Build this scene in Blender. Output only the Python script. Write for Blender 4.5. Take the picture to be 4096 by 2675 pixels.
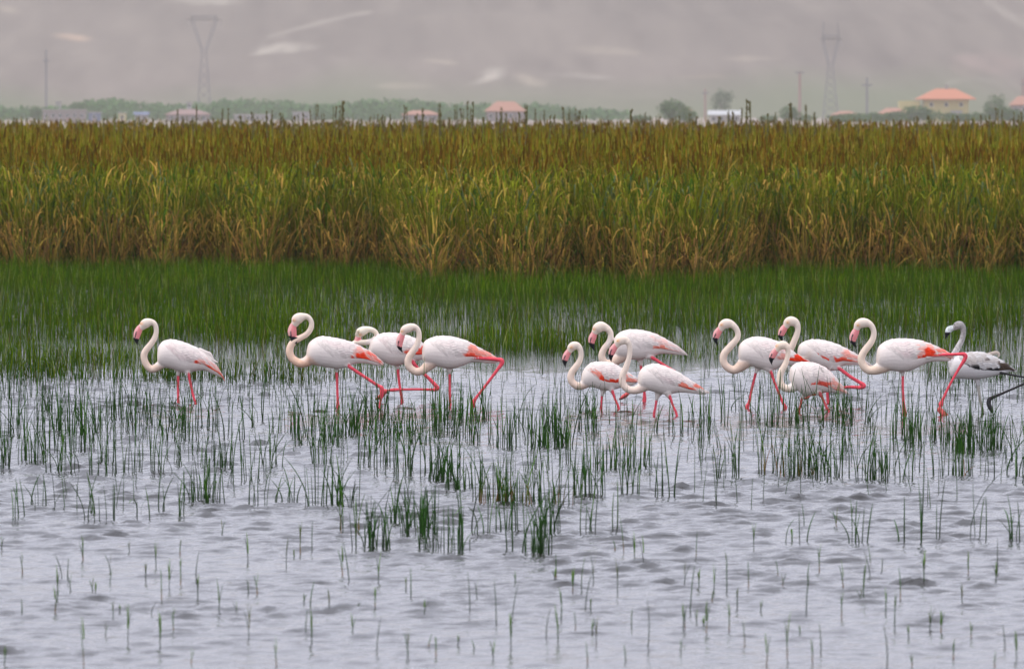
import bpy, math, random
import numpy as np

random.seed(11)
rng = np.random.default_rng(11)
scene = bpy.context.scene
for o in list(bpy.data.objects):
    bpy.data.objects.remove(o)

# ------------------------------------------------------------------ camera
F = 35937.0                 # focal length in photo pixels (photo 4096 x 2675)
CX, CY, HZ = 2048.0, 1337.5, 445.0   # picture centre and the row of the horizon
H = 3.26                    # camera height over the water, metres
PITCH = math.atan((CY - HZ) / F)
cam_d = bpy.data.cameras.new("camera")
cam = bpy.data.objects.new("camera", cam_d)
scene.collection.objects.link(cam)
cam.location = (0, 0, H)
cam.rotation_euler = (math.pi / 2 - PITCH, 0, 0)
cam_d.sensor_width = 36.0
cam_d.lens = 36.0 * F / 4096.0
cam_d.clip_start = 1.0
cam_d.clip_end = 40000.0
cam_d.dof.use_dof = True
cam_d.dof.focus_distance = 98.5
cam_d.dof.aperture_fstop = 8.0
scene.camera = cam

# ------------------------------------------------------------------ sky, sun
SUN_EL, SUN_AZ = 64.0, 250.0        # degrees; high, behind the camera and to its left
world = bpy.data.worlds.new("World")
scene.world = world
world.use_nodes = True
nt = world.node_tree
for n in list(nt.nodes):
    nt.nodes.remove(n)
w_out = nt.nodes.new("ShaderNodeOutputWorld")
w_bg = nt.nodes.new("ShaderNodeBackground")
w_sky = nt.nodes.new("ShaderNodeTexSky")
w_sky.sky_type = "NISHITA"
w_sky.sun_disc = False
w_sky.sun_elevation = math.radians(SUN_EL)
w_sky.sun_rotation = math.radians(SUN_AZ)
w_sky.dust_density = 4.0
w_sky.air_density = 1.0
w_hs = nt.nodes.new("ShaderNodeHueSaturation")
w_hs.inputs["Saturation"].default_value = 0.35
w_mix = nt.nodes.new("ShaderNodeMixRGB")           # an even cloud sheet over the clear sky
w_mix.inputs[0].default_value = 0.82
w_mix.inputs[2].default_value = (12.7, 13.1, 15.6, 1)
nt.links.new(w_sky.outputs[0], w_hs.inputs["Color"])
nt.links.new(w_hs.outputs[0], w_mix.inputs[1])
nt.links.new(w_mix.outputs[0], w_bg.inputs["Color"])
w_bg.inputs["Strength"].default_value = 0.1
nt.links.new(w_bg.outputs[0], w_out.inputs["Surface"])

sun_d = bpy.data.lights.new("sun", "SUN")
sun_d.energy = 1.5
sun_d.angle = math.radians(24)
sun_d.color = (1.0, 0.96, 0.9)
sun = bpy.data.objects.new("sun", sun_d)
scene.collection.objects.link(sun)
_az, _el = math.radians(SUN_AZ), math.radians(SUN_EL)
from mathutils import Vector
_dir = Vector((math.sin(_az) * math.cos(_el), math.cos(_az) * math.cos(_el), math.sin(_el)))
sun.rotation_euler = _dir.to_track_quat("Z", "Y").to_euler()

scene.view_settings.view_transform = "Standard"
scene.view_settings.look = "None"
scene.view_settings.exposure = 0.27
scene.view_settings.gamma = 1.0
scene.view_settings.use_curve_mapping = False
scene.render.engine = "CYCLES"
scene.cycles.max_bounces = 8
scene.cycles.volume_bounces = 2
scene.cycles.diffuse_bounces = 3
scene.cycles.transparent_max_bounces = 8
scene.cycles.use_denoising = True
scene.cycles.sample_clamp_indirect = 6.0

# ------------------------------------------------------------------ helpers
col = scene.collection


def ray(px, py, d):
    """Point seen at photo pixel (px, py) on the upright plane Y = d."""
    px, py = np.asarray(px, float), np.asarray(py, float)
    a = (CY - py) / F
    dy = math.cos(PITCH) + a * math.sin(PITCH)
    dz = -math.sin(PITCH) + a * math.cos(PITCH)
    dx = (px - CX) / F
    return dx / dy * d, H + dz / dy * d


def ground_d(py, z=0.0):
    """Distance at which the level z is seen on photo row py."""
    return F * (H - z) / (py - HZ)


def project(x, y, z):
    cp, sp = math.cos(PITCH), math.sin(PITCH)
    f = y * cp - (z - H) * sp
    u = y * sp + (z - H) * cp
    return CX + F * x / f, CY - F * u / f


def tag(o, label=None, cat=None, group=None, kind=None):
    if label: o["label"] = label
    if cat: o["category"] = cat
    if group: o["group"] = group
    if kind: o["kind"] = kind
    return o


def link(o, parent=None):
    col.objects.link(o)
    if parent is not None:
        o.parent = parent
    return o


def empty(name, loc=(0, 0, 0), rz=0.0):
    o = bpy.data.objects.new(name, None)
    o.empty_display_size = 0.1
    col.objects.link(o)
    o.location = loc
    o.rotation_euler = (0, 0, rz)
    return o


def mesh_from(name, V, Fs, mat=None, cols=None, smooth=False):
    """A mesh from numpy: V (n,3), Fs a (m,k) array or a list of tuples."""
    me = bpy.data.meshes.new(name)
    V = np.asarray(V, np.float32)
    if isinstance(Fs, np.ndarray):
        m, k = Fs.shape
        me.vertices.add(len(V))
        me.vertices.foreach_set("co", V.ravel())
        me.loops.add(m * k)
        me.loops.foreach_set("vertex_index", Fs.astype(np.int32).ravel())
        me.polygons.add(m)
        me.polygons.foreach_set("loop_start", np.arange(0, m * k, k, dtype=np.int32))
        me.polygons.foreach_set("loop_total", np.full(m, k, np.int32))
        me.update(calc_edges=True)
    else:
        me.from_pydata(V.tolist(), [], Fs)
        me.update()
    if cols is not None:
        set_cols(me, cols)
    if smooth:
        me.polygons.foreach_set("use_smooth", np.ones(len(me.polygons), bool))
    if mat is not None:
        me.materials.append(mat)
    return me


def set_cols(me, cols):
    a = me.color_attributes.new("Col", "FLOAT_COLOR", "POINT")
    c = np.ones((len(me.vertices), 4), np.float32)
    c[:, :3] = cols
    a.data.foreach_set("color", c.ravel())


def obj(name, me, parent=None):
    return link(bpy.data.objects.new(name, me), parent)


class MB:
    """Collects simple solids for one mesh."""
    def __init__(self):
        self.v, self.f = [], []

    def add(self, vs, fs):
        n = len(self.v)
        self.v += [tuple(map(float, p)) for p in vs]
        self.f += [tuple(i + n for i in f) for f in fs]

    def box(self, x0, x1, y0, y1, z0, z1):
        self.add([(x0, y0, z0), (x1, y0, z0), (x1, y1, z0), (x0, y1, z0), (x0, y0, z1), (x1, y0, z1), (x1, y1, z1), (x0, y1, z1)],
                 [(0, 3, 2, 1), (4, 5, 6, 7), (0, 1, 5, 4), (1, 2, 6, 5), (2, 3, 7, 6), (3, 0, 4, 7)])

    def bar(self, p, q, r, n=4, r2=None):
        p, q = Vector(p), Vector(q)
        t = (q - p).normalized()
        a = t.orthogonal().normalized()
        b = t.cross(a)
        vs = []
        for c, rr in ((p, r), (q, r if r2 is None else r2)):
            for i in range(n):
                w = 2 * math.pi * i / n
                vs.append(c + (a * math.cos(w) + b * math.sin(w)) * rr)
        fs = [(i, (i + 1) % n, n + (i + 1) % n, n + i) for i in range(n)]
        fs += [tuple(range(n - 1, -1, -1)), tuple(range(n, 2 * n))]
        self.add(vs, fs)

    def mesh(self, name, mat, smooth=False):
        return mesh_from(name, np.array(self.v), self.f, mat, smooth=smooth)


def catmull(P, n):
    """Catmull-Rom through the rows of P (k,m), n samples per span."""
    P = np.asarray(P, float)
    k = len(P)
    ext = np.vstack([2 * P[0] - P[1], P, 2 * P[-1] - P[-2]])
    out = []
    for i in range(k - 1):
        p0, p1, p2, p3 = ext[i:i + 4]
        for t in np.arange(n) / n:
            out.append(0.5 * (2 * p1 + (p2 - p0) * t + (2 * p0 - 5 * p1 + 4 * p2 - p3) * t * t + (3 * p1 - p0 - 3 * p2 + p3) * t ** 3))
    out.append(P[-1])
    return np.array(out)


_NW = rng.normal(size=(24, 2)), rng.uniform(0, 6.28, 24)


def noise2(x, y, scale, octaves=3, seed=0):
    """Smooth value noise, about -1..1."""
    r = np.random.default_rng(1000 + seed)
    tot, amp, norm = 0.0, 1.0, 0.0
    x, y = np.asarray(x, float) / scale, np.asarray(y, float) / scale
    for o in range(octaves):
        tab = r.uniform(-1, 1, (64, 64))
        xi, yi = np.floor(x).astype(int), np.floor(y).astype(int)
        fx, fy = x - xi, y - yi
        fx, fy = fx * fx * (3 - 2 * fx), fy * fy * (3 - 2 * fy)
        a = tab[yi % 64, xi % 64]; b = tab[yi % 64, (xi + 1) % 64]
        c = tab[(yi + 1) % 64, xi % 64]; d = tab[(yi + 1) % 64, (xi + 1) % 64]
        tot = tot + amp * ((a * (1 - fx) + b * fx) * (1 - fy) + (c * (1 - fx) + d * fx) * fy)
        norm += amp
        amp *= 0.5
        x, y = x * 2.03 + 17.1, y * 2.03 + 5.7
    return tot / norm


def srgb(r, g, b):
    return tuple(((c / 255 + 0.055) / 1.055) ** 2.4 if c > 10 else c / 255 / 12.92 for c in (r, g, b))


# ------------------------------------------------------------------ materials
def new_mat(name):
    m = bpy.data.materials.new(name)
    m.use_nodes = True
    t = m.node_tree
    return m, t, t.nodes["Principled BSDF"]


def plain(name, c, rough=0.8, var=0.15, scale=3.0):
    m, t, p = new_mat(name)
    tc = t.nodes.new("ShaderNodeTexCoord")
    nz = t.nodes.new("ShaderNodeTexNoise")
    nz.inputs["Scale"].default_value = scale
    nz.inputs["Detail"].default_value = 5
    t.links.new(tc.outputs["Object"], nz.inputs["Vector"])
    mx = t.nodes.new("ShaderNodeMixRGB")
    mx.inputs[1].default_value = tuple(v * (1 - var) for v in c) + (1,)
    mx.inputs[2].default_value = tuple(min(1, v * (1 + var)) for v in c) + (1,)
    t.links.new(nz.outputs["Fac"], mx.inputs[0])
    t.links.new(mx.outputs[0], p.inputs["Base Color"])
    p.inputs["Roughness"].default_value = rough
    return m


def leafy(name, rough=0.6, translucent=0.25, spec=0.03, use_col=True, c=(0.03, 0.06, 0.01), randomize=0.0):
    """Leaf material: colour from the mesh (or c), lit through a little."""
    m, t, p = new_mat(name)
    out = t.nodes["Material Output"]
    if use_col:
        a = t.nodes.new("ShaderNodeAttribute"); a.attribute_name = "Col"
        src = a.outputs["Color"]
    else:
        a = t.nodes.new("ShaderNodeRGB"); a.outputs[0].default_value = c + (1,)
        src = a.outputs[0]
    if randomize:
        oi = t.nodes.new("ShaderNodeObjectInfo")
        mr = t.nodes.new("ShaderNodeMapRange")
        mr.inputs[3].default_value = 1 - randomize
        mr.inputs[4].default_value = 1 + randomize
        t.links.new(oi.outputs["Random"], mr.inputs[0])
        hs = t.nodes.new("ShaderNodeHueSaturation")
        t.links.new(mr.outputs[0], hs.inputs["Value"])
        t.links.new(src, hs.inputs["Color"])
        src = hs.outputs[0]
    t.links.new(src, p.inputs["Base Color"])
    p.inputs["Roughness"].default_value = rough
    p.inputs["Specular IOR Level"].default_value = spec
    tr = t.nodes.new("ShaderNodeBsdfTranslucent")
    t.links.new(src, tr.inputs["Color"])
    mx = t.nodes.new("ShaderNodeMixShader")
    mx.inputs[0].default_value = translucent
    t.links.new(p.outputs[0], mx.inputs[1])
    t.links.new(tr.outputs[0], mx.inputs[2])
    t.links.new(mx.outputs[0], out.inputs["Surface"])
    return m


M_blade = leafy("reed_leaf", translucent=0.15)
M_grass = leafy("marsh_grass_leaf", translucent=0.12)
M_rush = leafy("rush_stem", randomize=0.35, spec=0.1, translucent=0.1)
M_reedpart = leafy("reed_plant_leaf", randomize=0.3)
M_tree = leafy("tree_leaf", rough=0.7, translucent=0.15)
M_trunk = plain("bark", (0.10, 0.075, 0.055), 0.9)

M_water, _t, _p = new_mat("water")
_p.inputs["Base Color"].default_value = (0.030, 0.028, 0.025, 1)
_p.inputs["Roughness"].default_value = 0.06
_p.inputs["IOR"].default_value = 1.333
_tc = _t.nodes.new("ShaderNodeTexCoord")
_mp = _t.nodes.new("ShaderNodeMapping")
_mp.inputs["Scale"].default_value = (1.0, 1.0, 1.0)
_nz = _t.nodes.new("ShaderNodeTexNoise")
_nz.inputs["Scale"].default_value = 11.0
_nz.inputs["Detail"].default_value = 3.0
_bp = _t.nodes.new("ShaderNodeBump")
_bp.inputs["Strength"].default_value = 0.55
_bp.inputs["Distance"].default_value = 0.018
_t.links.new(_tc.outputs["Object"], _mp.inputs["Vector"])
_t.links.new(_mp.outputs[0], _nz.inputs["Vector"])
_t.links.new(_nz.outputs["Fac"], _bp.inputs["Height"])
_t.links.new(_bp.outputs[0], _p.inputs["Normal"])

M_bird, _t, _p = new_mat("plumage_and_skin")
_a = _t.nodes.new("ShaderNodeAttribute"); _a.attribute_name = "Col"
_t.links.new(_a.outputs["Color"], _p.inputs["Base Color"])
_p.inputs["Roughness"].default_value = 0.75
_p.inputs["Specular IOR Level"].default_value = 0.2
_tc = _t.nodes.new("ShaderNodeTexCoord")
_nz = _t.nodes.new("ShaderNodeTexNoise")
_nz.inputs["Scale"].default_value = 55.0
_nz.inputs["Detail"].default_value = 4.0
_bp = _t.nodes.new("ShaderNodeBump")
_bp.inputs["Strength"].default_value = 0.35
_bp.inputs["Distance"].default_value = 0.006
_t.links.new(_tc.outputs["Object"], _nz.inputs["Vector"])
_t.links.new(_nz.outputs["Fac"], _bp.inputs["Height"])
_t.links.new(_bp.outputs[0], _p.inputs["Normal"])

# ------------------------------------------------------------------ ground, hills, haze
GZ = -0.57
M_ground = plain("dry_plain", (0.30, 0.24, 0.19), 0.95, 0.25, 0.02)
M_mud = plain("mud", (0.05, 0.04, 0.03), 0.9)
g = MB()
g.add([(-6500, -800, GZ), (6500, -800, GZ), (6500, 13500, GZ), (-6500, 13500, GZ)], [(0, 1, 2, 3)])
tag(obj("ground", g.mesh("ground", M_ground)), kind="structure")


def hill_z(x, d):
    r = np.clip((d - 5150) / 7000, 0, 1)
    base = 0.056 * np.maximum(0, d - 5150)
    n = noise2(x, d, 900, 4, 3) * 46 + noise2(x, d, 240, 3, 4) * 11
    return -1.4 + base + n * np.clip(r * 5, 0, 1) * 0.9


xs = np.concatenate([np.linspace(-4200, -760, 40), np.linspace(-740, 740, 340), np.linspace(760, 4200, 40)])
ys = np.concatenate([np.linspace(5100, 7200, 160), np.linspace(7230, 12500, 60)])
X, Y = np.meshgrid(xs, ys)
Z = hill_z(X, Y)
PX, PY = project(X, Y, Z)
HILL_TOP = float(Z.max())
hc = np.empty(X.shape + (3,))
n1 = noise2(X + 0.25 * Y, Y * 0.16, 190, 4, 7)[..., None]
n2 = noise2(X + 0.03 * Y, Y * 0.09, 13, 4, 8)[..., None]
c_a, c_b, c_g = np.array((0.115, 0.092, 0.080)), np.array((0.28, 0.23, 0.19)), np.array((0.125, 0.16, 0.075))
hc[:] = c_a + (c_b - c_a) * np.clip(0.42 + 0.30 * n1 + 0.34 * n2, 0, 1)
gm = np.clip(noise2(X, Y * 0.15, 220, 3, 9) * 1.2 + (PY - 250) / 260, 0, 0.75)[..., None]
hc = hc * (1 - gm) + c_g * gm
# bare soil scars, fields and a track on the slope
_wob = noise2(X, Y * 0.1, 22, 3, 10) * 0.6


def scar(cx, cy, rx, ry, c, k=0.8, tilt=0.0):
    u, v = (PX - cx), (PY - cy) - tilt * (PX - cx)
    q = np.sqrt((u / rx) ** 2 + (v / ry) ** 2) + _wob
    w_ = np.clip((1.45 - q) / 1.0, 0, 1)
    w = (0.62 * k * w_ * w_ * (3 - 2 * w_) * np.clip(0.75 + 1.1 * n2[..., 0], 0.25, 1.1))[..., None]
    hc[:] = hc * (1 - w) + np.array(c) * w


def track(pts, wd, c, k=0.7):
    best = np.full(PX.shape, 1e9)
    for (ax, ay), (bx, by) in zip(pts[:-1], pts[1:]):
        t = np.clip(((PX - ax) * (bx - ax) + (PY - ay) * (by - ay)) / ((bx - ax) ** 2 + (by - ay) ** 2), 0, 1)
        best = np.minimum(best, np.hypot(PX - ax - t * (bx - ax), PY - ay - t * (by - ay)))
    w = (0.75 * k * np.clip(1.3 - best / wd, 0, 1) * np.clip(0.6 + 1.2 * _wob, 0.1, 0.9))[..., None]
    hc[:] = hc * (1 - w) + np.array(c) * w


SOIL, PALE, SAND = (0.60, 0.41, 0.28), (0.54, 0.48, 0.39), (0.46, 0.38, 0.28)
scar(290, 150, 80, 14, SOIL, 0.9, 0.12)
scar(30, 40, 50, 14, SAND, 0.7, 0.2)
scar(850, 4, 110, 16, PALE, 0.8, 0.05)
scar(1180, 192, 120, 18, PALE, 0.9, -0.05)
scar(1060, 205, 50, 10, PALE, 0.9, -0.25)
track([(1030, 195), (1075, 150), (1180, 118), (1400, 62), (1470, 50)], 10, PALE, 0.6)
scar(1980, 292, 50, 26, PALE, 0.8)
scar(1930, 322, 60, 14, PALE, 0.7, -0.3)
scar(2100, 318, 70, 18, SAND, 0.7, 0.25)
scar(1770, 248, 70, 10, SAND, 0.6, 0.1)
scar(2330, 305, 110, 12, PALE, 0.55, 0.06)
scar(2440, 205, 130, 15, SAND, 0.5, 0.06)
scar(2990, 236, 110, 12, SAND, 0.55)
scar(2850, 308, 120, 10, SOIL, 0.5)
track([(3940, -5), (4030, 60), (4110, 110)], 16, PALE, 0.5)
track([(3800, 330), (3900, 312), (3980, 330), (4040, 370)], 12, PALE, 0.4)
scar(3960, 255, 140, 40, (0.42, 0.27, 0.24), 0.5)
scar(1600, 345, 110, 12, SAND, 0.4)
nr, nc = X.shape
idx = np.arange(nr * nc).reshape(nr, nc)
quads = np.stack([idx[:-1, :-1], idx[:-1, 1:], idx[1:, 1:], idx[1:, :-1]], -1).reshape(-1, 4)
M_hill = leafy("hillside", rough=0.95, translucent=0.0, spec=0.0)
tag(obj("hills", mesh_from("hills", np.stack([X, Y, Z], -1).reshape(-1, 3), quads, M_hill, np.clip(hc, 0, 1).reshape(-1, 3), True)), kind="structure")

M_haze = bpy.data.materials.new("haze")
M_haze.use_nodes = True
_t = M_haze.node_tree
for n in list(_t.nodes):
    _t.nodes.remove(n)
_o = _t.nodes.new("ShaderNodeOutputMaterial")
_v = _t.nodes.new("ShaderNodeVolumePrincipled")
_v.inputs["Color"].default_value = (0.50, 0.488, 0.465, 1)
_v.inputs["Density"].default_value = 0.000135
_t.links.new(_v.outputs[0], _o.inputs["Volume"])
hb = MB()
hb.box(-7000, 7000, -1200, 14000, -2.6, HILL_TOP + 12)
haze = obj("haze", hb.mesh("haze", M_haze))
tag(haze, kind="stuff")

# ------------------------------------------------------------------ water
dens_y = np.concatenate([[-60, 0, 20, 34, 42], np.arange(46, 78, 0.05), np.arange(78, 112, 0.08), np.arange(112, 150, 0.14), np.arange(150, 216, 0.6), [222, 230]])
fine_x = np.arange(-7.4, 7.4, 0.058)
dens_x = np.concatenate([-np.array([220, 120, 70, 45, 32, 26]), np.arange(-22, -7.4, 0.35), fine_x, np.arange(7.4, 22, 0.35), [26, 32, 45, 70, 120, 220]])
X, Y = np.meshgrid(dens_x, dens_y)
Z = np.zeros_like(X)
wr = np.random.default_rng(5)
gust = 0.75 + 0.55 * noise2(X * 0.6, Y * 0.25, 2.6, 3, 21)
gust = np.clip(gust, 0.25, 1.6)
near = np.clip((118 - Y) / 12, 0.12, 1) * np.clip((np.array(18) - np.abs(X)) / 8, 0, 1)
for i in range(60):
    lam = 0.15 * (3.4 ** wr.uniform(0, 1))
    ang = math.radians(wr.normal(86, 25))
    k = 2 * math.pi / lam
    amp = 0.0033 * lam ** 0.52 * wr.uniform(0.5, 1.3)
    ph = k * (X * math.cos(ang) + Y * math.sin(ang)) + wr.uniform(0, 6.28)
    ph = ph + 0.9 * noise2(X, Y, 3.0 * lam + 0.6, 1, 60 + i)
    Z += amp * np.sin(ph)
Z *= gust
Z = (Z + 40.0 * np.clip(Z, 0, 0.04) ** 2 - 0.4 * np.clip(Z, -1, 0) * 0.6) * near
Z[(Y < 44) | (Y > 200) | (np.abs(X) > 22)] = 0
nr, nc = X.shape
idx = np.arange(nr * nc).reshape(nr, nc)
quads = np.stack([idx[:-1, :-1], idx[:-1, 1:], idx[1:, 1:], idx[1:, :-1]], -1).reshape(-1, 4)
tag(obj("water", mesh_from("water", np.stack([X, Y, Z], -1).reshape(-1, 3), quads, M_water, None, True)), kind="structure")


# ------------------------------------------------------------------ blades: many narrow leaves in one mesh
def blades(P, h, w, az, lean, droop, yaw, c0, c1, nseg=3, tipw=0.12):
    """P (n,3) bases; h height, w width, az lean azimuth, lean sideways reach/h, droop 0..1, yaw of the flat face; colours base/tip."""
    n = len(P)
    s = np.linspace(0, 1, nseg + 1)[None, :, None]
    h_, w_ = h[:, None, None], w[:, None, None]
    dirx = np.stack([np.cos(az), np.sin(az), 0 * az], -1)[:, None, :]
    reach = lean[:, None, None] * h_ * s ** 1.6
    zz = h_ * (s - droop[:, None, None] * s ** 2.4)
    C = P[:, None, :] + dirx * reach + np.concatenate([0 * zz, 0 * zz, zz], -1)
    side = np.stack([np.cos(yaw), np.sin(yaw), 0 * yaw], -1)[:, None, :]
    prof = 0.5 * w_ * np.maximum(tipw, (1 - s ** 2.2)) * (0.65 + 0.35 * np.minimum(1, s * 4))
    V = np.stack([C - side * prof, C + side * prof], 2)           # n, seg+1, 2, 3
    k = 2 * (nseg + 1)
    base = (np.arange(n) * k)[:, None, None]
    j = np.arange(nseg)[None, :, None] * 2
    q = base + j + np.array([0, 1, 3, 2])[None, None, :]
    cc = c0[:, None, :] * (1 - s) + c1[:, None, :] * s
    cols = np.repeat(cc[:, :, None, :], 2, 2).reshape(-1, 3)
    return V.reshape(-1, 3), q.reshape(-1, 4), cols


class Pile:
    def __init__(self):
        self.V, self.Q, self.C, self.n = [], [], [], 0

    def add(self, V, Q, C):
        self.V.append(V); self.Q.append(Q + self.n); self.C.append(C)
        self.n += len(V)

    def mesh(self, name, mat):
        return mesh_from(name, np.vstack(self.V), np.vstack(self.Q), mat, np.vstack(self.C))


def pick(pal, n, p=None):
    pal = np.array(pal)
    return pal[rng.choice(len(pal), n, p=p)] * rng.uniform(0.75, 1.25, (n, 1))


GREEN, LIME, OLIVE = (0.045, 0.098, 0.004), (0.185, 0.205, 0.008), (0.135, 0.115, 0.006)
TAN, STRAW, DEAD_SHADE, SEED = (0.56, 0.32, 0.07), (0.44, 0.31, 0.05), (0.040, 0.018, 0.004), (0.125, 0.060, 0.004)  # dead-leaf brown is darkened to paint in the shade between blades
BLUEG = (0.10, 0.145, 0.06)


def reed_front(px):
    """Distance of the front edge of the reed bed at photo column px."""
    row = 1036 + 58 * np.clip((px - 1560) / 170, 0, 1) - 42 * np.clip((px - 2780) / 260, 0, 1) + 12 * np.clip((px - 3500) / 300, 0, 1)
    row = row + 44 + 12 * noise2(px, 0 * px, 130, 3, 31)
    return ground_d(row)


def reed_xy(n, d0, d1, power=1.0):
    """n spots in the strip d0..d1 metres behind the front edge."""
    t = d0 + (d1 - d0) * rng.uniform(0, 1, n) ** power
    px = rng.uniform(-520, 4620, n)
    d = reed_front(px) + t
    x = (px - CX) / F * d
    return x, d, t


bed = Pile()
# tall leaves of the front, dense
n = 36000
x, d, t = reed_xy(n, 0.0, 13.0, 0.85)
lump = noise2(x, d, 1.1, 3, 33)
h = np.clip(rng.normal(2.2, 0.27, n) + 0.34 * lump - 0.75 * np.exp(-t / 0.7) * rng.uniform(0, 1, n), 0.7, 2.75)
c0 = pick([DEAD_SHADE, (0.02, 0.035, 0.005), OLIVE, GREEN], n, [0.3, 0.25, 0.15, 0.3])  # leaf bases coloured dark, standing in for shaded gaps in the bed
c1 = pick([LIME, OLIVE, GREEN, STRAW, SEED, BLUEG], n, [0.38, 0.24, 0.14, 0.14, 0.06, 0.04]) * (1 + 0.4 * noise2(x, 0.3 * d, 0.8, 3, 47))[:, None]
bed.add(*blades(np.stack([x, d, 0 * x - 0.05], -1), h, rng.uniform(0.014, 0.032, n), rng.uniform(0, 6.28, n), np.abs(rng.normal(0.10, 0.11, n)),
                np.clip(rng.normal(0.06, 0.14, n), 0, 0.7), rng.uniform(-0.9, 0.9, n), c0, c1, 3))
# shorter bent and dead leaves low at the front
n = 9000
x, d, t = reed_xy(n, -0.25, 3.2, 1.3)
lump = noise2(x, 0 * x, 1.3, 2, 35)
h = rng.uniform(0.45, 1.5, n)
c0 = pick([DEAD_SHADE, (0.16, 0.085, 0.03), GREEN], n, [0.45, 0.3, 0.25])
c1 = pick([TAN, STRAW, (0.2, 0.105, 0.04), GREEN], n, [0.36, 0.18, 0.28, 0.18])
bed.add(*blades(np.stack([x, d, 0 * x - 0.05], -1), h, rng.uniform(0.014, 0.034, n), rng.uniform(0, 6.28, n), np.abs(rng.normal(0.28, 0.22, n)),
                np.clip(rng.normal(0.3, 0.3, n), 0, 0.95), rng.uniform(-0.8, 0.8, n), c0, c1, 4))
# hanging dry leaves half way up
n = 26000
x, d, t = reed_xy(n, 0.0, 7.0, 1.2)
z0 = 0.12 + 1.85 * rng.uniform(0, 1, n) ** 1.2
h = rng.uniform(0.3, 0.75, n)
hi_ = ((z0 + 0.35 * noise2(x, d, 1.5, 2, 37)) > 1.0)[:, None]
c1 = np.where(hi_, pick([TAN, STRAW, LIME, BLUEG, GREEN], n, [0.06, 0.12, 0.46, 0.08, 0.28]), pick([TAN, STRAW, (0.2, 0.1, 0.03), BLUEG, GREEN, DEAD_SHADE], n, [0.30, 0.16, 0.24, 0.04, 0.12, 0.14]))
bed.add(*blades(np.stack([x, d, z0], -1), h, rng.uniform(0.016, 0.042, n), rng.uniform(0, 6.28, n), rng.uniform(0.1, 0.75, n),
                rng.uniform(0.1, 1.35, n), rng.uniform(-0.9, 0.9, n), c1 * 0.9, c1, 3))
n = 9000
x, d, t = reed_xy(n, 6.0, 70.0, 1.0)
z0 = rng.uniform(1.5, 2.15, n)
c1 = pick([TAN, STRAW, LIME, GREEN], n, [0.10, 0.26, 0.44, 0.20])
bed.add(*blades(np.stack([x, d, z0], -1), rng.uniform(0.3, 0.6, n), rng.uniform(0.02, 0.045, n), rng.uniform(0, 6.28, n), rng.uniform(0.05, 0.5, n),
                rng.uniform(0.0, 1.0, n), rng.uniform(-0.9, 0.9, n), c1 * 0.9, c1, 3))
# the sea of tops behind
for (d0, d1, n, wmul) in ((13, 45, 36000, 1.0), (45, 120, 26000, 1.6), (120, 335, 30000, 2.6)):
    x, d, t = reed_xy(n, d0, d1, 1.0)
    lump = noise2(x, d, 2.5, 3, 36)
    h = np.clip(rng.normal(2.3, 0.16, n) + 0.16 * lump + 0.55 * (rng.uniform(0, 1, n) < 0.08), 1.6, 3.2)
    c0 = pick([OLIVE, GREEN, LIME], n, [0.4, 0.3, 0.3])
    f_ = np.clip((t - 35) / 160, 0, 1)[:, None]
    c1 = 1.25 * (pick([OLIVE, LIME, STRAW, GREEN], n, [0.26, 0.44, 0.16, 0.14]) * (1 - f_) + pick([OLIVE, SEED, LIME], n, [0.45, 0.30, 0.25]) * f_)
    bed.add(*blades(np.stack([x, d, 0 * x - 0.05], -1), h, rng.uniform(0.016, 0.034, n) * wmul, rng.uniform(0, 6.28, n), np.abs(rng.normal(0.06, 0.07, n)),
                    np.clip(rng.normal(0.02, 0.04, n), 0, 0.3), rng.uniform(-0.9, 0.9, n), c0, c1, 2))
# brown seed heads
for (d0, d1, n, wmul) in ((0.5, 14, 9000, 0.9), (14, 60, 5000, 1.0), (60, 150, 7000, 1.6), (150, 335, 12000, 2.6)):
    x, d, t = reed_xy(n, d0, d1, 1.0)
    z0 = np.clip(rng.normal(2.08 + 0.12 * np.clip(t / 40, 0, 1), 0.22, n), 1.5, 2.6)
    c1 = pick([SEED, (0.21, 0.12, 0.010), (0.09, 0.045, 0.004), OLIVE], n)
    bed.add(*blades(np.stack([x, d, z0], -1), rng.uniform(0.14, 0.34, n), rng.uniform(0.022, 0.05, n) * wmul, rng.uniform(0, 6.28, n), rng.uniform(0, 0.3, n),
                    rng.uniform(0, 0.3, n), rng.uniform(-0.7, 0.7, n), c1, c1, 2, 0.4))
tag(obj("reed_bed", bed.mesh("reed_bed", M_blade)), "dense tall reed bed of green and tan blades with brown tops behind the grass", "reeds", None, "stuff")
mud = MB()
_pts = np.linspace(-700, 4800, 60)
_fr = [(float((p - CX) / F * reed_front(np.array([p]))[0]), float(reed_front(np.array([p]))[0]) + 0.35) for p in _pts]
for (xa, ya), (xb, yb) in zip(_fr[:-1], _fr[1:]):
    mud.add([(xa, ya, 0.03), (xb, yb, 0.03), (xb * 3.0, 560, 0.03), (xa * 3.0, 560, 0.03)], [(0, 1, 2, 3)])
    mud.add([(xa, ya, -0.6), (xb, yb, -0.6), (xb, yb, 0.03), (xa, ya, 0.03)], [(0, 1, 2, 3)])
tag(obj("mud_bank", mud.mesh("mud_bank", M_mud)), kind="structure")

# ------------------------------------------------------------------ marsh grass between the reeds and the flamingos
gr = Pile()


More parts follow.
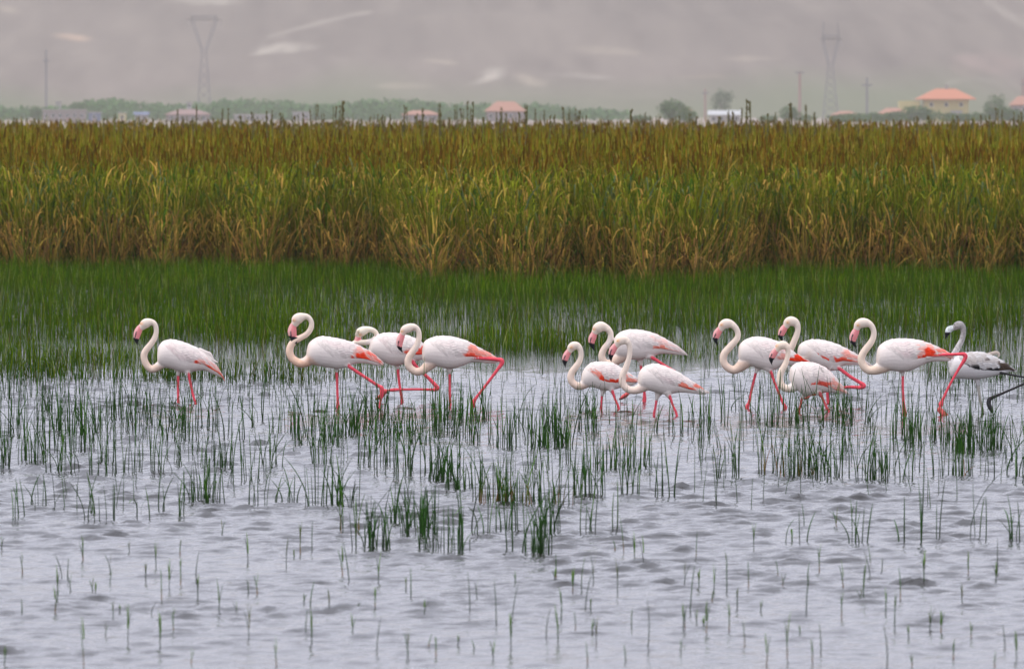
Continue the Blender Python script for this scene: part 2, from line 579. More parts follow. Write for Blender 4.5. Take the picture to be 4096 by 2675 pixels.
def grass_strip(n, row0, row1, p_fun, hmean, wmul=1.0, clump=True):
    row = rng.uniform(0, 1, n)
    dA, dB = ground_d(row1), ground_d(row0)
    d = dA + (dB - dA) * row
    x = rng.uniform(-0.074, 0.074, n) * d
    keep = (rng.uniform(0, 1, n) < p_fun(x, d)) & (d < reed_front(CX + F * x / d) + 0.3)
    x, d = x[keep], d[keep]
    if clump:
        x = x + rng.normal(0, 0.05, len(x)); d = d + rng.normal(0, 0.08, len(d))
    n = len(x)
    tall = noise2(x, d, 2.2, 2, 44)
    h = np.clip(rng.normal(hmean, 0.10, n) * (1 + 0.35 * tall), 0.08, 0.85)
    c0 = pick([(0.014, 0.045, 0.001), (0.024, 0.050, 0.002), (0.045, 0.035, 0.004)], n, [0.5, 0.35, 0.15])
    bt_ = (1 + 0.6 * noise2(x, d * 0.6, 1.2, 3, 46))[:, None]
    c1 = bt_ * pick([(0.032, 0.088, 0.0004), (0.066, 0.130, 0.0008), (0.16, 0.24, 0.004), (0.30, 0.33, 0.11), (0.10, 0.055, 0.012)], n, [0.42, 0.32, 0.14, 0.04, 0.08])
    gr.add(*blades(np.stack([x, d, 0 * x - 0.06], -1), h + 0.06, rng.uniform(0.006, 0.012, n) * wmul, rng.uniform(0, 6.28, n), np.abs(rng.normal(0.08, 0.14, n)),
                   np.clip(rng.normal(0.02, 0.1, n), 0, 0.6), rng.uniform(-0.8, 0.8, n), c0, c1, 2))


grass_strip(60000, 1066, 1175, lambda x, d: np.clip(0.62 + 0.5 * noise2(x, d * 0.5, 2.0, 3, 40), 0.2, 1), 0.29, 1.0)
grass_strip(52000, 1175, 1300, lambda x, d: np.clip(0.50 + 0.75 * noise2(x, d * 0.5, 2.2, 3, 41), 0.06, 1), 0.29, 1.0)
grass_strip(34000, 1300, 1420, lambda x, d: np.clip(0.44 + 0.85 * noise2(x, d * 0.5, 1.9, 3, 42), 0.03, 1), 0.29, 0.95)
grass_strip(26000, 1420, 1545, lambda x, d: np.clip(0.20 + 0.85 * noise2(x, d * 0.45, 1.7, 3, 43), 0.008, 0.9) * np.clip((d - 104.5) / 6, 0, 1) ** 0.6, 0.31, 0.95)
tag(obj("marsh_grass", gr.mesh("marsh_grass", M_grass)), "bright green marsh grass standing in shallow water before the reeds", "grass", None, "stuff")

#@@BIRDS@@
# ------------------------------------------------------------------ flamingos
WHITE = np.array((0.83, 0.735, 0.675))
CREAM = np.array((0.80, 0.67, 0.555))
PINKW = np.array((0.80, 0.58, 0.45))
BILL = np.array((0.80, 0.27, 0.27))
BILLU = np.array((0.80, 0.40, 0.38))
BLACK = np.array((0.012, 0.012, 0.014))
LEG = np.array((0.80, 0.085, 0.115))
FOOT = np.array((0.62, 0.10, 0.10))
FACE = np.array((0.84, 0.42, 0.22))
RED = np.array((0.86, 0.05, 0.012))
LRED = np.array((0.84, 0.15, 0.075))


def tube_mesh(P, r, lat, nring=16, cap=True):
    """Closed tube along P (n,3) with in-plane radius r and sideways radius r*lat."""
    P = np.asarray(P); n = len(P)
    T = np.gradient(P, axis=0)
    T /= np.linalg.norm(T, axis=1)[:, None] + 1e-9
    Dp = np.array([0, 1.0, 0]) - T * T[:, 1:2]
    Dp /= np.linalg.norm(Dp, axis=1)[:, None] + 1e-9
    N = np.cross(Dp, T)
    if cap:
        for k, e in ((0, -1), (-1, 1)):
            add = [(0.5, 0.86), (0.85, 0.5)]
            Pe = [P[k] + e * T[k] * r[k] * a for a, _ in add]; re = [r[k] * b for _, b in add]
            if e < 0:
                P = np.vstack([Pe[::-1], P]); r = np.concatenate([re[::-1], r]); lat = np.concatenate([[lat[0]] * 2, lat])
                T = np.vstack([T[:1], T[:1], T]); Dp = np.vstack([Dp[:1], Dp[:1], Dp]); N = np.vstack([N[:1], N[:1], N])
            else:
                P = np.vstack([P, Pe]); r = np.concatenate([r, re]); lat = np.concatenate([lat, [lat[-1]] * 2])
                T = np.vstack([T, T[-1:], T[-1:]]); Dp = np.vstack([Dp, Dp[-1:], Dp[-1:]]); N = np.vstack([N, N[-1:], N[-1:]])
    n = len(P)
    ph = np.arange(nring) / nring * 2 * math.pi
    V = P[:, None, :] + r[:, None, None] * (np.cos(ph)[None, :, None] * N[:, None, :] + (lat[:, None] * np.sin(ph)[None, :])[..., None] * Dp[:, None, :])
    return close_rings(V)


def close_rings(V):
    n, k, _ = V.shape
    i = np.arange(n * k).reshape(n, k)
    q = np.stack([i[:-1], np.roll(i[:-1], -1, 1), np.roll(i[1:], -1, 1), i[1:]], -1).reshape(-1, 4)
    fs = [tuple(f) for f in q.tolist()]
    fs.append(tuple(i[0, ::-1].tolist())); fs.append(tuple(i[-1].tolist()))
    return V.reshape(-1, 3), fs


def inside_dist(P, poly):
    """Signed distance (inside positive) of points P (n,2) to a polygon."""
    poly = np.asarray(poly, float)
    x, y = P[:, 0], P[:, 1]
    ins = np.zeros(len(P), bool); best = np.full(len(P), 1e9)
    for (ax, ay), (bx, by) in zip(poly, np.roll(poly, -1, 0)):
        c = ((ay > y) != (by > y)) & (x < (bx - ax) * (y - ay) / (by - ay + 1e-9) + ax)
        ins ^= c
        t = np.clip(((x - ax) * (bx - ax) + (y - ay) * (by - ay)) / ((bx - ax) ** 2 + (by - ay) ** 2 + 1e-9), 0, 1)
        best = np.minimum(best, np.hypot(x - ax - t * (bx - ax), y - ay - t * (by - ay)))
    return np.where(ins, best, -best)


def remesh(V, Fs, voxel, iters=2):
    me = bpy.data.meshes.new("tmp")
    me.from_pydata(V.tolist(), [], Fs)
    o = bpy.data.objects.new("tmp", me)
    col.objects.link(o)
    m = o.modifiers.new("r", "REMESH"); m.mode = "VOXEL"; m.voxel_size = voxel
    s = o.modifiers.new("s", "SMOOTH"); s.factor = 0.5; s.iterations = iters
    dg = bpy.context.evaluated_depsgraph_get()
    out = bpy.data.meshes.new_from_object(o.evaluated_get(dg))
    bpy.data.objects.remove(o); bpy.data.meshes.remove(me)
    return out


def build_bird(sp):
    ox, oy, sc = sp["view"]
    foot = sp["foot"] / sc + oy
    d = float(ground_d(foot))
    root = sp["root"] / sc + ox
    rx, _ = ray(root, foot, d)
    rx = float(rx)
    m_per = d / F / sc                         # metres per traced pixel
    juv = sp.get("juvenile", False)

    def P(zx, zy, dep=0.0):
        x, z = ray(np.asarray(zx) / sc + ox, np.asarray(zy) / sc + oy, d)
        return np.stack([x - rx, np.zeros_like(x) + dep, z], -1)

    parts_v, parts_f, nv = [], [], 0
    SP, SR, SD, SC = [], [], [], []            # colour samples: point, radius, sideways ratio, colour

    def put(V, Fs):
        nonlocal nv
        parts_v.append(V)
        parts_f.extend([tuple(i + nv for i in f) for f in Fs])
        nv += len(V)

    # trunk
    st = catmull(np.array(sp["trunk"], float), 4)
    U, L = P(st[:, 0], st[:, 1]), P(st[:, 2], st[:, 3])
    C = (U + L) / 2
    A = (U - L) / 2
    a = np.linalg.norm(A, axis=1)
    s = np.linspace(0, 1, len(a))
    wid = np.minimum(a * (0.80 - 0.25 * s), 0.125) * np.clip(0.35 + s * 6, 0, 1) ** 0.5
    wid = np.maximum(wid, 0.009)
    ph = np.arange(24) / 24 * 2 * math.pi
    Dv = np.array([0, 1.0, 0])
    V = C[:, None] + np.cos(ph)[None, :, None] * A[:, None] + (np.sin(ph)[None, :] * wid[:, None])[..., None] * Dv
    put(*close_rings(V))
    white = np.array((0.72, 0.695, 0.675)) if juv else WHITE
    tcol = np.array([white * (1 - k) + (sp.get("chest", CREAM)) * k for k in np.clip(1 - s * 5, 0, 1) * 0.55])
    SP.append(C); SR.append(a); SD.append(wid / np.maximum(a, 1e-4)); SC.append(tcol)

    # neck and head in one run
    nk = catmull(np.array([p if len(p) == 4 else tuple(p) + (0,) for p in sp["neck"]], float), 5)
    NP = P(nk[:, 0], nk[:, 1]) + nk[:, 3:4] * Dv
    NR = nk[:, 2] * m_per
    nh = sp.get("nhead", 4) * 5
    k = np.arange(len(nk))
    lat = np.where(k > len(nk) - nh, 0.78, 0.96)
    put(*tube_mesh(NP, NR, lat))
    fr = k / len(k)
    ncol = np.array([sp.get("neck0", PINKW) * (1 - f) + sp.get("neck1", CREAM) * f for f in np.clip(fr * 1.5, 0, 1)])
    SP.append(NP); SR.append(NR); SD.append(lat); SC.append(ncol)

    # bill
    bl = catmull(np.array(sp["bill"], float), 5)
    BP = P(bl[:, 0], bl[:, 1]); BR = np.maximum(bl[:, 2] * m_per * 1.08, 0.0065)
    put(*tube_mesh(BP, BR, np.full(len(BR), 0.62)))
    tb = np.array(sp.get("tip", BLACK))
    b0 = np.array(sp.get("billc", BILL))
    bcol = np.array([tb if y > sp["black"] else b0 for y in bl[:, 1]])
    SP.append(BP); SR.append(BR); SD.append(np.full(len(BR), 0.62)); SC.append(bcol)

    # legs, feathered thighs, toes
    for dep, pts in sp["legs"]:
        pts = [tuple(p) for p in pts]
        down = sp["foot"] + 40
        if pts[-1][1] > sp["foot"] - 60 and len(pts[-1]) == 3 and not (isinstance(pts[-1], tuple) and pts[-1][2] < 0):
            pts.append((pts[-1][0] + (pts[-1][0] - pts[-2][0]) * 0.6, pts[-1][1] + 330 / m_per / 1000 * 0.9, pts[-1][2]))
        arr = np.array(pts, float)
        lg = catmull(arr, 6)
        LP = P(lg[:, 0], lg[:, 1], dep); LR = np.maximum(np.abs(lg[:, 2]) * m_per, 0.0105)
        put(*tube_mesh(LP, LR, np.full(len(LR), 0.92), 12))
        lc = np.array(sp.get("legc", LEG))
        cs = np.tile(lc, (len(LR), 1))
        if "legc2" in sp:
            f = np.linspace(0, 1, len(LR))[:, None]
            cs = cs * (1 - f) + np.array(sp["legc2"]) * f
        SP.append(LP); SR.append(LR); SD.append(np.full(len(LR), 0.92)); SC.append(cs)
    for dep, pts in sp["thighs"]:
        lg = catmull(np.array(pts, float), 5)
        LP = P(lg[:, 0], lg[:, 1], dep); LR = lg[:, 2] * m_per
        put(*tube_mesh(LP, LR, np.full(len(LR), 0.85), 14))
        SP.append(LP); SR.append(LR * 1.02); SD.append(np.full(len(LR), 0.85)); SC.append(np.tile(white * 0.98, (len(LR), 1)))
    for dep, pts in sp.get("toes", []):
        lg = catmull(np.array(pts, float), 4)
        LP = P(lg[:, 0], lg[:, 1]) + np.linspace(dep[0], dep[1], len(lg))[:, None] * Dv
        LR = np.maximum(lg[:, 2] * m_per, 0.006)
        put(*tube_mesh(LP, LR, np.full(len(LR), 1.3), 10))
        f = np.linspace(0, 1, len(LR))[:, None] ** 3
        SP.append(LP); SR.append(LR); SD.append(np.full(len(LR), 1.3)); SC.append(np.array(sp.get("footc", FOOT)) * (1 - f) + np.array((0.03, 0.02, 0.02)) * f)

    me = remesh(np.vstack(parts_v), parts_f, 0.0074)
    n = len(me.vertices)
    W = np.empty(n * 3, np.float32); me.vertices.foreach_get("co", W); W = W.reshape(-1, 3).astype(float)
    SPa, SRa, SDa, SCa = np.vstack(SP), np.concatenate(SR), np.concatenate(SD), np.vstack(SC)
    cols = np.empty((n, 3))
    for i in range(0, n, 4000):
        dx = W[i:i + 4000, None, :] - SPa[None]
        q = np.sqrt(dx[..., 0] ** 2 + dx[..., 2] ** 2 + (dx[..., 1] / np.maximum(SDa, 0.05)[None]) ** 2) / SRa[None]
        w = np.exp(-26 * (q - q.min(1, keepdims=True)))
        cols[i:i + 4000] = (w[..., None] * SCa[None]).sum(1) / w.sum(1)[:, None]
    # traced-plane coordinates of every vertex, for markings
    px, py = (W[:, 0] + rx) / d * F + CX, None
    gx = (px - ox) * sc
    a_ = (W[:, 2] - H) / d
    # invert ray(): z = H + d*dz/dy
    tp = math.tan(PITCH)
    aa = (a_ + tp) / (1 - a_ * tp)
    gy = (CY - aa * F - oy) * sc
    G = np.stack([gx, gy], -1)
    # face: orange skin round the eye, paler crown
    ex, ey = sp["eye"]
    if not juv:
        q = np.hypot(gx - ex - 10, gy - ey) * m_per
        w = (0.75 * np.exp(-(q / 0.021) ** 2))[:, None] * (gy < ey + 0.028 / m_per)[:, None]
        isb = (cols[:, 1] < 0.35)[:, None]
        cols = np.where(isb, cols, cols * (1 - w) + FACE * w)
    # dark edge of the bill along its front
    if not juv:
        bq = np.hypot(W[:, None, 0] - BP[None, :, 0], W[:, None, 2] - BP[None, :, 2])
        bi = bq.argmin(1)
        fx = (BP[bi, 0] - W[:, 0]) / BR[bi]
        t = bi / len(BP)
        nq = (np.hypot(W[:, None, 0] - NP[None, :, 0], W[:, None, 2] - NP[None, :, 2]) / NR[None]).min(1)
        onb = (bq[np.arange(n), bi] < BR[bi] * 1.2 + 0.003) & (np.abs(W[:, 1]) < 0.03) & ((nq > 1.0) | (t > 0.45))
        up = onb & (fx > 0.25) & (cols[:, 0] > 0.3)
        cols[up] = BILLU
        gape = onb & (t > 0.35) & (np.abs(fx - 0.3 - 0.6 * (t - 0.35)) < 0.14)
        cols[gape] = BLACK * 3
        cols[onb & (gy > sp["black"] - 8 - 10 * fx)] = BLACK
    else:
        bq = np.hypot(W[:, None, 0] - BP[None, :, 0], W[:, None, 2] - BP[None, :, 2]); bi = bq.argmin(1)
        cols[(bq[np.arange(n), bi] < BR[bi] * 1.25 + 0.003) & (gy > sp["black"] - 12) & (gx < sp["bill"][0][0] - 40)] = BLACK
    for c, k, poly, soft in sp.get("body_marks", []):
        sd = inside_dist(G, poly)
        w = (k * np.clip(0.5 + sd / soft, 0, 1) * (0.8 + 0.4 * noise2(gx, gy, soft * 1.3, 2, 71)))[:, None].clip(0, 1)
        cols = cols * (1 - w) + np.array(c) * w
    if juv:
        mot = noise2(W[:, 0], W[:, 2], 0.012, 2, 74)
        cols *= np.where(gy < 640, 1 + 0.45 * mot, 1.0)[:, None]
    pinkleg = (cols[:, 1] < 0.2) & (cols[:, 0] > 0.4)
    cols[pinkleg] *= (1 + 0.22 * noise2(W[:, 0], W[:, 2], 0.03, 3, 73))[pinkleg][:, None]
    cols *= (1 + 0.03 * noise2(W[:, 0] * 1.0, W[:, 2], 0.018, 2, 72))[:, None]
    set_cols(me, np.clip(cols, 0, 1))
    me.materials.clear(); me.materials.append(M_bird)
    me.polygons.foreach_set("use_smooth", np.ones(len(me.polygons), bool))
    rootob = empty("flamingo", (rx, d, 0))
    tag(rootob, sp["label"], "flamingo", "flamingos wading in a line through the shallow water")
    me.name = "body"
    obj("body", me, rootob)

    # wings: one continuous shell each, feathers laid like shingles on it
    t0, t1 = sp.get("wing", (0.14, 1.0))
    nu, nvv = 92, 40
    tt = np.linspace(t0, t1, nu)
    fi = tt * (len(C) - 1)
    def smp(Q):
        i = np.clip(fi.astype(int), 0, len(Q) - 2); f = (fi - i)
        f = f[:, None] if Q.ndim == 2 else f
        return Q[i] * (1 - f) + Q[i + 1] * f
    Cs, As, ws = smp(C), smp(A), smp(wid)
    al = np.linalg.norm(As, axis=1)
    Ts = np.gradient(Cs, axis=0); Ts /= np.linalg.norm(Ts, axis=1)[:, None]
    u = np.linspace(0, 1, nu)
    lowd = sp.get("wlow", (38, -22, -28, -12))
    th_lo = np.interp(u, [0, 0.28, 0.7, 1.0], lowd)
    th_hi = np.interp(u, [0, 0.12, 0.6, 1.0], [64, 80, 83, 70])
    vv = np.linspace(0, 1, nvv)
    th = np.radians(th_lo[:, None] + (th_hi - th_lo)[:, None] * vv[None])
    lrng = np.random.default_rng(int(sp["eye"][0] * 7 + foot))
    for side in (-1, 1):
        N2 = np.sin(th)[..., None] * As[:, None] + (side * np.cos(th) * ws[:, None])[..., None] * Dv
        base = Cs[:, None] + N2
        nrm = np.sin(th)[..., None] * (As / np.maximum(al, 1e-5)[:, None] ** 2)[:, None] + (side * np.cos(th) / np.maximum(ws, 0.004)[:, None])[..., None] * Dv
        nrm /= np.linalg.norm(nrm, axis=-1, keepdims=True)
        arc = (th_hi - th_lo)[:, None] * vv[None]
        # rows of feathers slant backwards and down; they get longer towards the tail
        along = u[:, None] - 0.16 * (1 - vv[None]) + 0.02 * noise2(u[:, None] * 9 + 0 * vv[None], vv[None] * 9 + 0 * u[:, None], 1.0, 2, 80)
        rowp = 11.0 * np.clip(along + 0.2, 0, 2) ** 0.72 * 1.15
        row = np.floor(rowp); rf = rowp - row
        colp = vv[None] * np.interp(u, [0, 0.5, 1], [13, 11, 8])[:, None] + 0.5 * (row % 2) + 0.25 * np.sin(rowp * 2.1)
        cid = np.floor(colp); cf = colp - cid - 0.5
        tip = np.clip(rf - 0.5 * (2 * np.abs(cf)) ** 2 * 0.5, 0, 1)
        hgt = 0.0095 * tip + 0.0030 * (1 - (2 * cf) ** 2)
        rough = np.interp(u, [0, 0.2, 0.5, 1.0], [0.4, 1.0, 1.0, 0.8])[:, None]
        edge = np.minimum(1, np.minimum(vv[None] / np.interp(u, [0, 0.35, 0.6, 1], [0.5, 0.35, 0.1, 0.06])[:, None], (1 - vv[None]) / 0.12)) * np.minimum(1, np.minimum(u / 0.14, 1.2))[:, None]
        off = -0.004 + edge * (0.0095 + hgt * rough)
        off[:, 0] = -0.006
        pos = base + nrm * off[..., None]
        # ragged feather tips at the rear
        k0 = int(nu * 0.82)
        jag = np.zeros((nu, nvv)); 
        teeth = np.abs(((vv * 7 + lrng.uniform()) % 1) - 0.5) * 2
        jag[k0:] = (np.linspace(0, 1, nu - k0) ** 2)[:, None] * (0.018 + 0.022 * teeth * lrng.uniform(0.5, 1.0, nvv))[None]
        pos = pos + Ts[:, None] * jag[..., None]
        fid = (row * 13.7 + cid * 7.3)
        tone = np.modf(np.abs(np.sin(fid * 12.9898) * 43758.5453))[0]
        wc = white[None, None] * (0.87 + 0.16 * tone)[..., None]  # feather tones differ; the spread is widened to paint in feather-edge shading
        pinkish = np.clip(noise2(u[:, None] * 6 + 0 * vv[None], vv[None] * 4 + 0 * u[:, None], 1.0, 2, int(foot) % 50), 0, 1) * sp.get("flush", 0.55)
        wc = wc * (1 - pinkish[..., None]) + np.array((0.78, 0.57, 0.55)) * pinkish[..., None]
        Wp = pos.reshape(-1, 3)
        gx2 = ((Wp[:, 0] + rx) / d * F + CX - ox) * sc
        a2 = (Wp[:, 2] - H) / d
        gy2 = (CY - (a2 + tp) / (1 - a2 * tp) * F - oy) * sc
        cc = wc.reshape(-1, 3)
        for c, kk, poly, soft in sp.get("marks", []):
            sd = inside_dist(np.stack([gx2, gy2], -1), poly)
            nz = (tone.ravel() - 0.5) * soft * 2.2 + rf.ravel() * soft * 0.5
            w = (kk * np.clip(0.5 + (sd + nz) / soft, 0, 1))[:, None]
            cc = cc * (1 - w) + np.array(c)[None] * (0.85 + 0.3 * tone.ravel())[:, None] * w
        ii = np.arange(nu * nvv).reshape(nu, nvv)
        q = np.stack([ii[:-1, :-1], ii[1:, :-1], ii[1:, 1:], ii[:-1, 1:]], -1).reshape(-1, 4)
        if side > 0: q = q[:, ::-1]
        obj("wing", mesh_from("wing", Wp, np.ascontiguousarray(q), M_bird, np.clip(cc, 0, 1), True), rootob)

    # eyes
    kq = np.hypot(NP[:, 0] - P(ex, ey)[0], NP[:, 2] - P(ex, ey)[2]) / NR
    kb = int(kq.argmin())
    lateral = 0.78 * NR[kb] * math.sqrt(max(0.05, 1 - min(0.93, kq[kb]) ** 2))
    for side in (-1, 1):
        c0 = P(ex, ey) + np.array([0, side * (lateral - 0.001), 0])
        e = obj("eye", EYE_DARK if juv else EYE, rootob)
        e.location = c0
        pu = obj("pupil", PUPIL, e)
        pu.location = (-0.0005, side * 0.0042, 0)
    # loose raised feathers
    for pts in sp.get("loose", []):
        lf = catmull(np.array(pts, float), 4)
        LP = P(lf[:, 0], lf[:, 1], -0.03)
        obj("feather", mesh_from("feather", *[q for q in tube_mesh(LP, lf[:, 2] * m_per, np.full(len(lf), 0.25), 8)], mat=M_bird,
                                 cols=np.tile(np.array(sp.get("loosec", WHITE)), (10 ** 0 * len(tube_mesh(LP, lf[:, 2] * m_per, np.full(len(lf), 0.25), 8)[0]), 1)), smooth=True), rootob)
    return rootob


def ball(name, r, mat):
    import bmesh
    bm = bmesh.new(); bmesh.ops.create_icosphere(bm, subdivisions=2, radius=r)
    me = bpy.data.meshes.new(name); bm.to_mesh(me); bm.free()
    me.materials.append(mat); return me


M_iris = plain("yellow_iris", (0.75, 0.45, 0.06), 0.2)
M_pupil = plain("black_pupil", (0.01, 0.01, 0.01), 0.1)
EYE, EYE_DARK, PUPIL = ball("eye", 0.0058, M_iris), ball("eye", 0.0058, M_pupil), ball("pupil", 0.0026, M_pupil)

VA, VB, VC = (480, 1220, 3.379), (1100, 1220, 3.379), (1380, 1240, 3.5)
VD, VE, VG = (2220, 1260, 3.531), (2820, 1240, 3.379), (3360, 1240, 3.2337)
N_, F_ = -0.045, 0.045      # near leg, far leg

